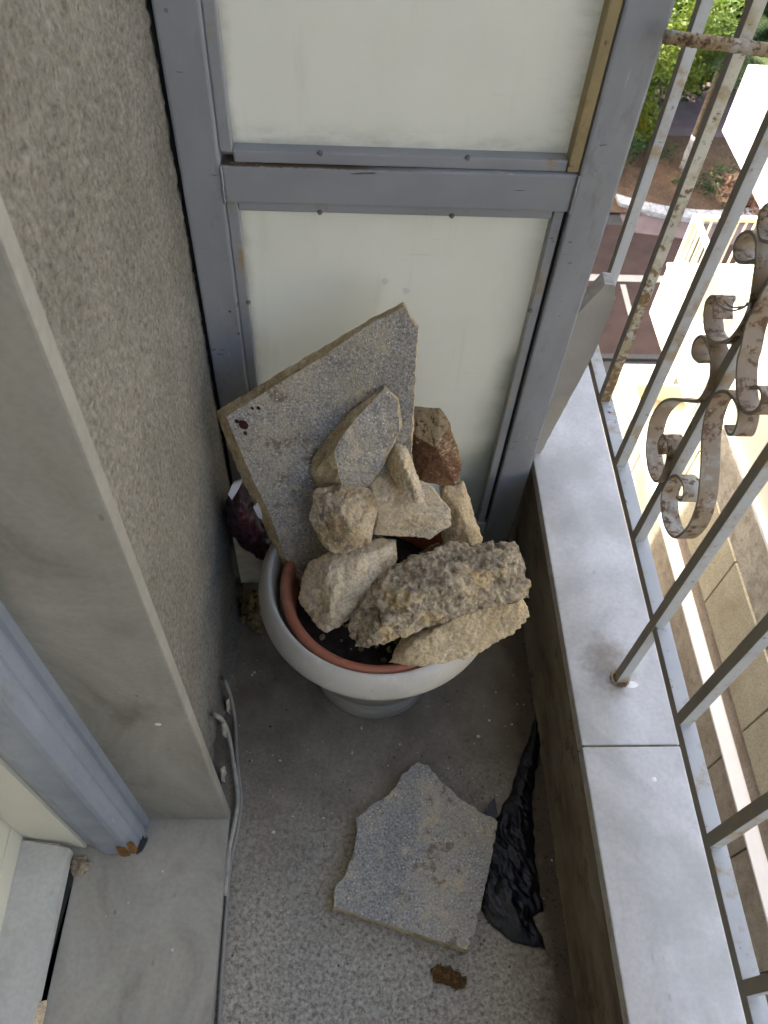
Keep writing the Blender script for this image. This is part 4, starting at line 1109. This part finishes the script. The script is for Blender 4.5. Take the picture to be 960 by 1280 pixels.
flat('road', [(2, 13.9), (16, 13.9), (16, 19.0), (2, 19.0)], GZ, redt, 'red brown road surface')
flat('earth_bed', [(2, 19.6), (16, 19.3), (16, 23.5), (2, 23.5)], GZ + 0.06, earth, 'bare earth bed under the trees')
flat('pavement', [(2, 23.5), (30, 23.5), (30, 34), (2, 34)], GZ + 0.05, pinkm, 'pinkish paving beyond the earth bed')
bm = boxbm(2, 16, 13.75, 13.9, GZ - 0.1, GZ + 0.08)
tag(obj('gutter_edge', bm, plain('gutter', (0.05, 0.048, 0.045), 0.9)), 'low dark edge of the road', None, kind='structure')
bm = bmesh.new()
box(bm, 2, 9.2, 16.62, 16.88, GZ + 0.003, GZ + 0.008)
tag(obj('road_marking', bm, linem), 'pale line across the red road', None, kind='structure')
bm = extrude_poly([(7.02, 16.5, GZ + 0.003), (7.16, 16.5, GZ + 0.003), (7.12, 15.2, GZ + 0.003), (6.99, 15.2, GZ + 0.003)], (0, 0, 0.005))
tag(obj('road_marking', bm, linem), 'short pale line along the red road', None, kind='structure')
bm = bmesh.new()
for i in range(12):
    a0, a1 = 7.6 + i * 0.42, 7.6 + i * 0.42 + 0.405
    yc = lambda x: 19.55 - 0.16 * (x - 9.0) + 0.11 * (x - 9.3) ** 2
    vs = []
    for (x, dy) in ((a0, 0), (a1, 0), (a1, 0.42), (a0, 0.42)):
        vs.append((x, yc(x) - 0.3 + dy, GZ + 0.0))
    q = extrude_poly(vs, (0, 0, 0.16))
    t_ = bpy.data.meshes.new('t'); q.to_mesh(t_); q.free(); bm.from_mesh(t_); bpy.data.meshes.remove(t_)
tag(obj('kerb', bm, kerbm), 'white painted curved kerb in front of the earth bed', None, kind='structure')
flat('kerb_apron', [(7.6, 18.7), (12.5, 17.9), (12.5, 19.6), (7.6, 19.9)], GZ + 0.012, pinkm, 'pink paved apron before the white kerb')
box_r = boxbm(2, 6.6, 18.9, 19.1, GZ, GZ + 0.18)
tag(obj('kerb', box_r, plain('red_kerb', (0.24, 0.07, 0.05), 0.8)), 'red painted kerb at the edge of the earth bed', None, kind='structure')

# opposite building with stacked balconies
XF = 5.0
opp = thing('opposite_building', (XF, 7, GZ), 'sunlit cream building across the gap with marble faced balconies', 'building')
YC = 10.25
marb = mat_rock('facade_marble', [(0.3, (0.36, 0.32, 0.215)), (0.55, (0.47, 0.43, 0.31)), (0.75, (0.55, 0.51, 0.39))], 1.3, 40, 0.15, 0.15, (0.33, 0.27, 0.17))
greym = mat_rock('stained_shaded_marble', [(0.3, (0.28, 0.25, 0.20)), (0.55, (0.42, 0.39, 0.32)), (0.75, (0.52, 0.49, 0.42))], 2.4, 40, 0.5, 0.2, (0.17, 0.14, 0.10))  # grey holds both stains and the shade on the near parapet
brownm = mat_rock('shaded_band', [(0.3, (0.20, 0.16, 0.12)), (0.7, (0.32, 0.27, 0.21))], 2.0, 30, 0.4, 0.3, (0.14, 0.11, 0.08))  # the shade under the panels is put into this brown
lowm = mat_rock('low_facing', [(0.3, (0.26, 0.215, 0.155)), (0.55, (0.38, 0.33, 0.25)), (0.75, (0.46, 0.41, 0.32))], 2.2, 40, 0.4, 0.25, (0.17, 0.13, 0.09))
# storey 1: ledge, band, panels ; storey 2 parapet above
obj('wall', boxbm(XF + 0.06, 9, -8, 8.0, GZ, 3.0), creamw, opp)
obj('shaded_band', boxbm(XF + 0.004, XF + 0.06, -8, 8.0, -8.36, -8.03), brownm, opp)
px = 8.0
yj = [8.0, 7.15, 5.335, 3.515, 1.70, -0.12, -1.94]
for a, b in zip(yj[1:], yj):
    obj('facing_panel', boxbm(XF - 0.03, XF + 0.058, a + 0.012, b - 0.012, -8.03, -6.99, bev=0.004), marb, opp)
    obj('stained_shaded_panel', boxbm(XF - 0.012, XF + 0.058, a + 0.612, b + 0.588, -6.965, -6.30, bev=0.004), greym, opp)
# lower facing below the ledge
yl = [10.26, 8.3, 5.9, 3.35, 2.25, 1.0, -0.2, -1.4]
for a, b in zip(yl[1:], yl):
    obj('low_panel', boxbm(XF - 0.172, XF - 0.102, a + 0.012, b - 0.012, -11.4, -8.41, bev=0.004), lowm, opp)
obj('low_wall', boxbm(XF - 0.10, XF + 0.06, -8, YC - 0.442, GZ, -8.405), creamw, opp)
obj('ledge', boxbm(XF - 0.185, XF + 0.003, -8, YC - 0.47, -8.40, -8.365), whitew, opp)
# corner loggia of the storey below: far coping, end wall, floor
obj('loggia_coping', boxbm(XF - 0.19, 6.9, YC - 0.465, YC + 0.02, -8.42, -8.362), whitew, opp)
obj('loggia_end_wall', boxbm(XF - 0.17, 6.9, YC - 0.44, YC, GZ, -8.425), creamw, opp)
obj('loggia_floor', boxbm(XF + 0.06, 6.9, 8.0, YC - 0.44, -8.95, -8.80), creamw, opp)
# storey 2 balcony
obj('balcony_slab', boxbm(XF + 0.002, 9, 8.62, YC, -7.18, -7.0), creamw, opp)
obj('parapet', boxbm(XF, XF + 0.15, 7.75, YC, -6.998, -6.27), whitew, opp)
obj('parapet', boxbm(XF + 0.152, 9, YC - 0.15, YC, -6.998, -6.27), whitew, opp)
obj('parapet_coping', boxbm(XF - 0.02, XF + 0.19, -8, YC + 0.02, -6.268, -6.215, bev=0.004), whitew, opp)
obj('parapet_coping', boxbm(XF + 0.192, 9, YC - 0.20, YC + 0.02, -6.268, -6.215, bev=0.004), whitew, opp)
obj('balcony_floor', boxbm(XF + 0.15, 9, -8, 8.62, -7.18, -7.0), creamw, opp)
ir = plain('cream_iron', (0.72, 0.69, 0.56), 0.55, 0.05, 10)
obj('handrail', boxbm(XF + 0.055, XF + 0.125, -6, YC - 0.05, -5.385, -5.325), ir, opp)
obj('handrail', boxbm(XF + 0.127, 9, YC - 0.12, YC - 0.05, -5.385, -5.325), ir, opp)
obj('corner_post', boxbm(XF + 0.05, XF + 0.13, YC - 0.125, YC - 0.045, -6.214, -5.32), ir, opp)
me = None
for k in range(58):
    y = YC - 0.24 - 0.125 * k
    if me is None:
        o = obj('baluster', boxbm(XF + 0.078, XF + 0.102, YC - 0.012, YC + 0.012, -6.214, -5.386), ir, opp)
        me = o.data
        first = o
    else:
        o = first.copy()
        COL.objects.link(o)
        o.parent = opp
    o.location = (0, y - YC, 0)
for k in range(26):
    o = first.copy()
    COL.objects.link(o)
    o.parent = opp
    o.location = (0.13 + 0.13 * k, -0.085, 0)
# storey 3 balcony, mostly above the frame
obj('balcony_slab', boxbm(XF + 0.002, 9, -8, YC, -4.10, -3.95), whitew, opp)
obj('parapet', boxbm(XF, XF + 0.15, -8, YC, -3.948, -3.25), whitew, opp)
obj('parapet', boxbm(XF + 0.152, 9, YC - 0.15, YC, -3.948, -3.25), whitew, opp)
obj('back_wall', boxbm(6.9, 9.0, 8.0, YC - 0.2, -8.8, 3.0), creamw, opp)

# unseen block added to shade the street, left of the view
nb = tag(obj('street_shade_block', boxbm(-12, 0.6, 17.5, 60, GZ, 1.0), creamw, None, (-6, 30, GZ)), 'unseen cream block added on our side to shade the street', 'building')

# trees
def leaf_mat(name, a, b, c):
    m = M(name, 0.55, 0.4)
    oi = m.nt.nodes.new('ShaderNodeTexNoise')
    col = m.ramp(m.noise(0.9, 3, 0.6), [(0.32, a), (0.5, b), (0.68, c)])
    tr = m.nt.nodes.new('ShaderNodeBsdfTranslucent')
    m.nt.links.new(col, tr.inputs['Color'])
    mx = m.nt.nodes.new('ShaderNodeMixShader')
    mx.inputs[0].default_value = 0.4
    m.nt.links.new(m.b.outputs[0], mx.inputs[1])
    m.nt.links.new(tr.outputs[0], mx.inputs[2])
    m.nt.links.new(mx.outputs[0], m.nt.nodes['Material Output'].inputs['Surface'])
    return m.done(col)
LG = leaf_mat('bright_leaf', (0.07, 0.12, 0.018), (0.13, 0.19, 0.022), (0.24, 0.24, 0.02))
DG = leaf_mat('dark_leaf', (0.022, 0.055, 0.018), (0.045, 0.095, 0.024), (0.075, 0.13, 0.03))
PG = leaf_mat('palm_leaf', (0.06, 0.11, 0.04), (0.11, 0.17, 0.06), (0.17, 0.22, 0.07))
bark = plain('bark', (0.09, 0.062, 0.042), 0.95, 0.35, 8, 0.6)
def leaves(clumps, n, size, seed):
    r = random.Random(seed)
    bm = bmesh.new()
    for (cx, cy, cz, rad) in clumps:
        for _ in range(n):
            d = Vector((r.gauss(0, 1), r.gauss(0, 1), r.gauss(0, 0.8))).normalized() * rad * (r.random() ** 0.45)
            p = Vector((cx, cy, cz)) + d
            u = Vector((r.uniform(-1, 1), r.uniform(-1, 1), r.uniform(-0.6, 0.6))).normalized()
            w = u.cross(Vector((r.uniform(-1, 1), r.uniform(-1, 1), r.uniform(-1, 1)))).normalized()
            s = size * r.uniform(0.6, 1.3)
            bm.faces.new([bm.verts.new(p - u * s), bm.verts.new(p + w * s * 0.42), bm.verts.new(p + u * s), bm.verts.new(p - w * s * 0.42)])
    return bm
def tree(x, y, z0, zc, clumps, n, size, mat, label, seed, r0=0.1, barkm=None, name='street_tree'):
    t = thing(name, (x, y, z0), label, 'tree')
    bm = bmesh.new()
    top = Vector(clumps[0][:3])
    tube(bm, spline([(x, y, z0), (x + 0.1, y + 0.1, z0 + (zc - z0) * 0.4), tuple(Vector((x, y, zc)).lerp(top, 0.5)), tuple(top)], 5), [r0 * (1 - 0.75 * k / 15) for k in range(16)], 8)
    for c in clumps[1:]:
        a = Vector((x, y, z0)).lerp(top, 0.55)
        tube(bm, spline([tuple(a), tuple(a.lerp(Vector(c[:3]), 0.5) + Vector((0, 0, 0.2))), tuple(c[:3])], 4), [r0 * 0.4 * (1 - 0.8 * k / 8) for k in range(9)], 6)
    obj('trunk', bm, barkm or bark, t, smooth=True)
    obj('crown', leaves(clumps, n, size, seed), mat, t)
    return t
tree(8.5, 20.9, GZ + 0.06, -8.8, [(8.25, 20.9, -8.0, 0.75), (7.5, 20.3, -7.6, 0.75), (8.3, 20.6, -7.0, 0.8), (9.1, 21.2, -7.3, 0.7), (7.4, 20.6, -8.9, 0.6), (8.7, 21.0, -8.4, 0.65), (8.0, 20.4, -9.5, 0.45), (9.3, 21.3, -8.0, 0.6)], 700, 0.085, LG, 'thin young tree with bright yellow green leaves over the earth bed', 3, 0.07)
tree(8.3, 26.0, GZ + 0.06, -9.8, [(9.6, 24.8, -9.0, 1.2), (11.0, 25.0, -8.6, 1.3), (12.4, 25.5, -8.8, 1.3), (9.2, 24.5, -7.6, 1.2), (10.6, 25, -7.2, 1.4), (12.5, 26, -7.2, 1.5), (8.2, 24.0, -8.6, 1.0), (9.6, 25.5, -9.7, 0.9), (8.9, 25.2, -10.2, 0.9), (11.2, 26.5, -9.6, 1.0)], 1700, 0.13, DG, 'dense dark green tree behind the young bright one', 5, 0.16)
tree(13.6, 27.5, GZ + 0.06, -9.0, [(13.2, 27.0, -7.4, 1.6), (14.4, 27.4, -8.0, 1.6), (11.8, 27.4, -6.4, 1.5), (13.6, 28.0, -5.8, 1.6)], 1500, 0.14, LG, 'yellow green tree at the far side of the paving', 6, 0.16)
hg = tree(8.2, 25.0, GZ + 0.06, -11.0, [(8.2 + 0.85 * k, 24.9 + 0.3 * (k % 2) + 0.25 * k, zz, 0.95) for k in range(7) for zz in (-10.7, -9.7, -8.7, -7.7)], 520, 0.13, DG, 'long dark green hedge at the far edge of the paving', 15, 0.1, name='hedge')
hg['category'] = 'hedge'
sh = tree(7.9, 21.6, GZ + 0.06, GZ + 0.5, [(7.9, 21.6, GZ + 0.7, 0.6), (8.9, 22.6, GZ + 0.5, 0.5), (7.3, 21.4, GZ + 0.55, 0.5), (8.4, 22.2, GZ + 0.5, 0.4)], 420, 0.06, DG, 'low dark shrub on the earth bed behind the screen post', 8, 0.04, name='shrub')
sh['category'] = 'shrub'
sh2 = tree(10.4, 20.6, GZ + 0.06, GZ + 0.25, [(10.3, 20.6, GZ + 0.2, 0.4), (9.7, 20.9, GZ + 0.15, 0.35), (10.8, 21.2, GZ + 0.3, 0.5), (9.3, 22.2, GZ + 0.3, 0.5)], 260, 0.05, DG, 'flat green shrub at the foot of the whitewashed trunk', 9, 0.03, name='shrub')
sh2['category'] = 'shrub'
# heap of dry leaves
bm = leaves([(11.0, 20.3, GZ + 0.15, 0.7), (11.6, 20.0, GZ + 0.2, 0.7), (11.3, 19.6, GZ + 0.1, 0.6)], 260, 0.09, 12)
tag(obj('dry_leaves', bm, plain('dry_leaf', (0.20, 0.10, 0.055), 0.8, 0.5, 3)), 'heap of dry brown leaves by the end of the kerb', None, kind='stuff')
# pale rubble on the paving behind the young tree
for k in range(4):
    x, y = 9.3 + rng.uniform(-0.6, 0.9), 23.9 + rng.uniform(-0.5, 1.2)
    s = rng.uniform(0.1, 0.22)
    pts = [(x + s * rng.uniform(-1, 1), y + s * rng.uniform(-1, 1), GZ + 0.06 + s * rng.uniform(0, 1.3)) for _ in range(12)]
    rock('rubble_block', pts, kerbm, 'pale lump of rubble on the far paving behind the young tree', 'rubble', voxel=0.03, amp=0.02, freq=4, fine=0.01, seed=40 + k, group='rubble lumps on the far paving')
# palm
pl = thing('palm_tree', (9.95, 21.7, GZ + 0.06), 'palm with arching green fronds and a whitewashed lower trunk', 'palm')
bm = bmesh.new()
tube(bm, [(9.95, 21.7, GZ + 0.06 + 0.5 * k) for k in range(8)], [0.17 - 0.004 * k for k in range(8)], 10)
obj('trunk', bm, bark, pl, smooth=True)
bm = bmesh.new()
tube(bm, [(9.95, 21.7, GZ + 0.05 + 0.13 * k) for k in range(9)], [0.178 - 0.0012 * k + 0.006 * rng.uniform(-1, 1) for k in range(9)], 12)
obj('whitewash', bm, kerbm, pl, smooth=True)
top = Vector((9.95, 21.7, GZ + 3.6))
rp = random.Random(4)
for k in range(18):
    az = 2 * math.pi * k / 18 + rp.uniform(-0.12, 0.12)
    el = rp.uniform(-0.1, 0.9)
    L = rp.uniform(1.5, 2.1)
    dirh = Vector((math.cos(az), math.sin(az), 0))
    pts = [top + dirh * (L * t * math.cos(el * (1 - t * 0.5))) + Vector((0, 0, L * (math.sin(el) * t - 0.62 * t * t))) for t in [q / 14 for q in range(15)]]
    bm = bmesh.new()
    tube(bm, pts, [0.018 * (1 - 0.8 * q / 14) for q in range(15)], 5)
    for q in range(2, 15):
        t = (pts[q] - pts[q - 1]).normalized()
        side = t.cross(Vector((0, 0, 1))).normalized()
        for hh in (0, 0.5):
            p = pts[q - 1].lerp(pts[q], hh)
            for sg in (-1, 1):
                d = (side * sg + t * 0.55 + Vector((0, 0, -0.35))).normalized()
                ll = 0.42 * math.sin(math.pi * min(1, (q + 1) / 16)) + 0.08
                w = t * 0.018
                bm.faces.new([bm.verts.new(p - w), bm.verts.new(p + d * ll * 0.6 - w * 0.6), bm.verts.new(p + d * ll + Vector((0, 0, -0.05))), bm.verts.new(p + d * ll * 0.6 + w)])
    obj('frond', bm, PG, pl)
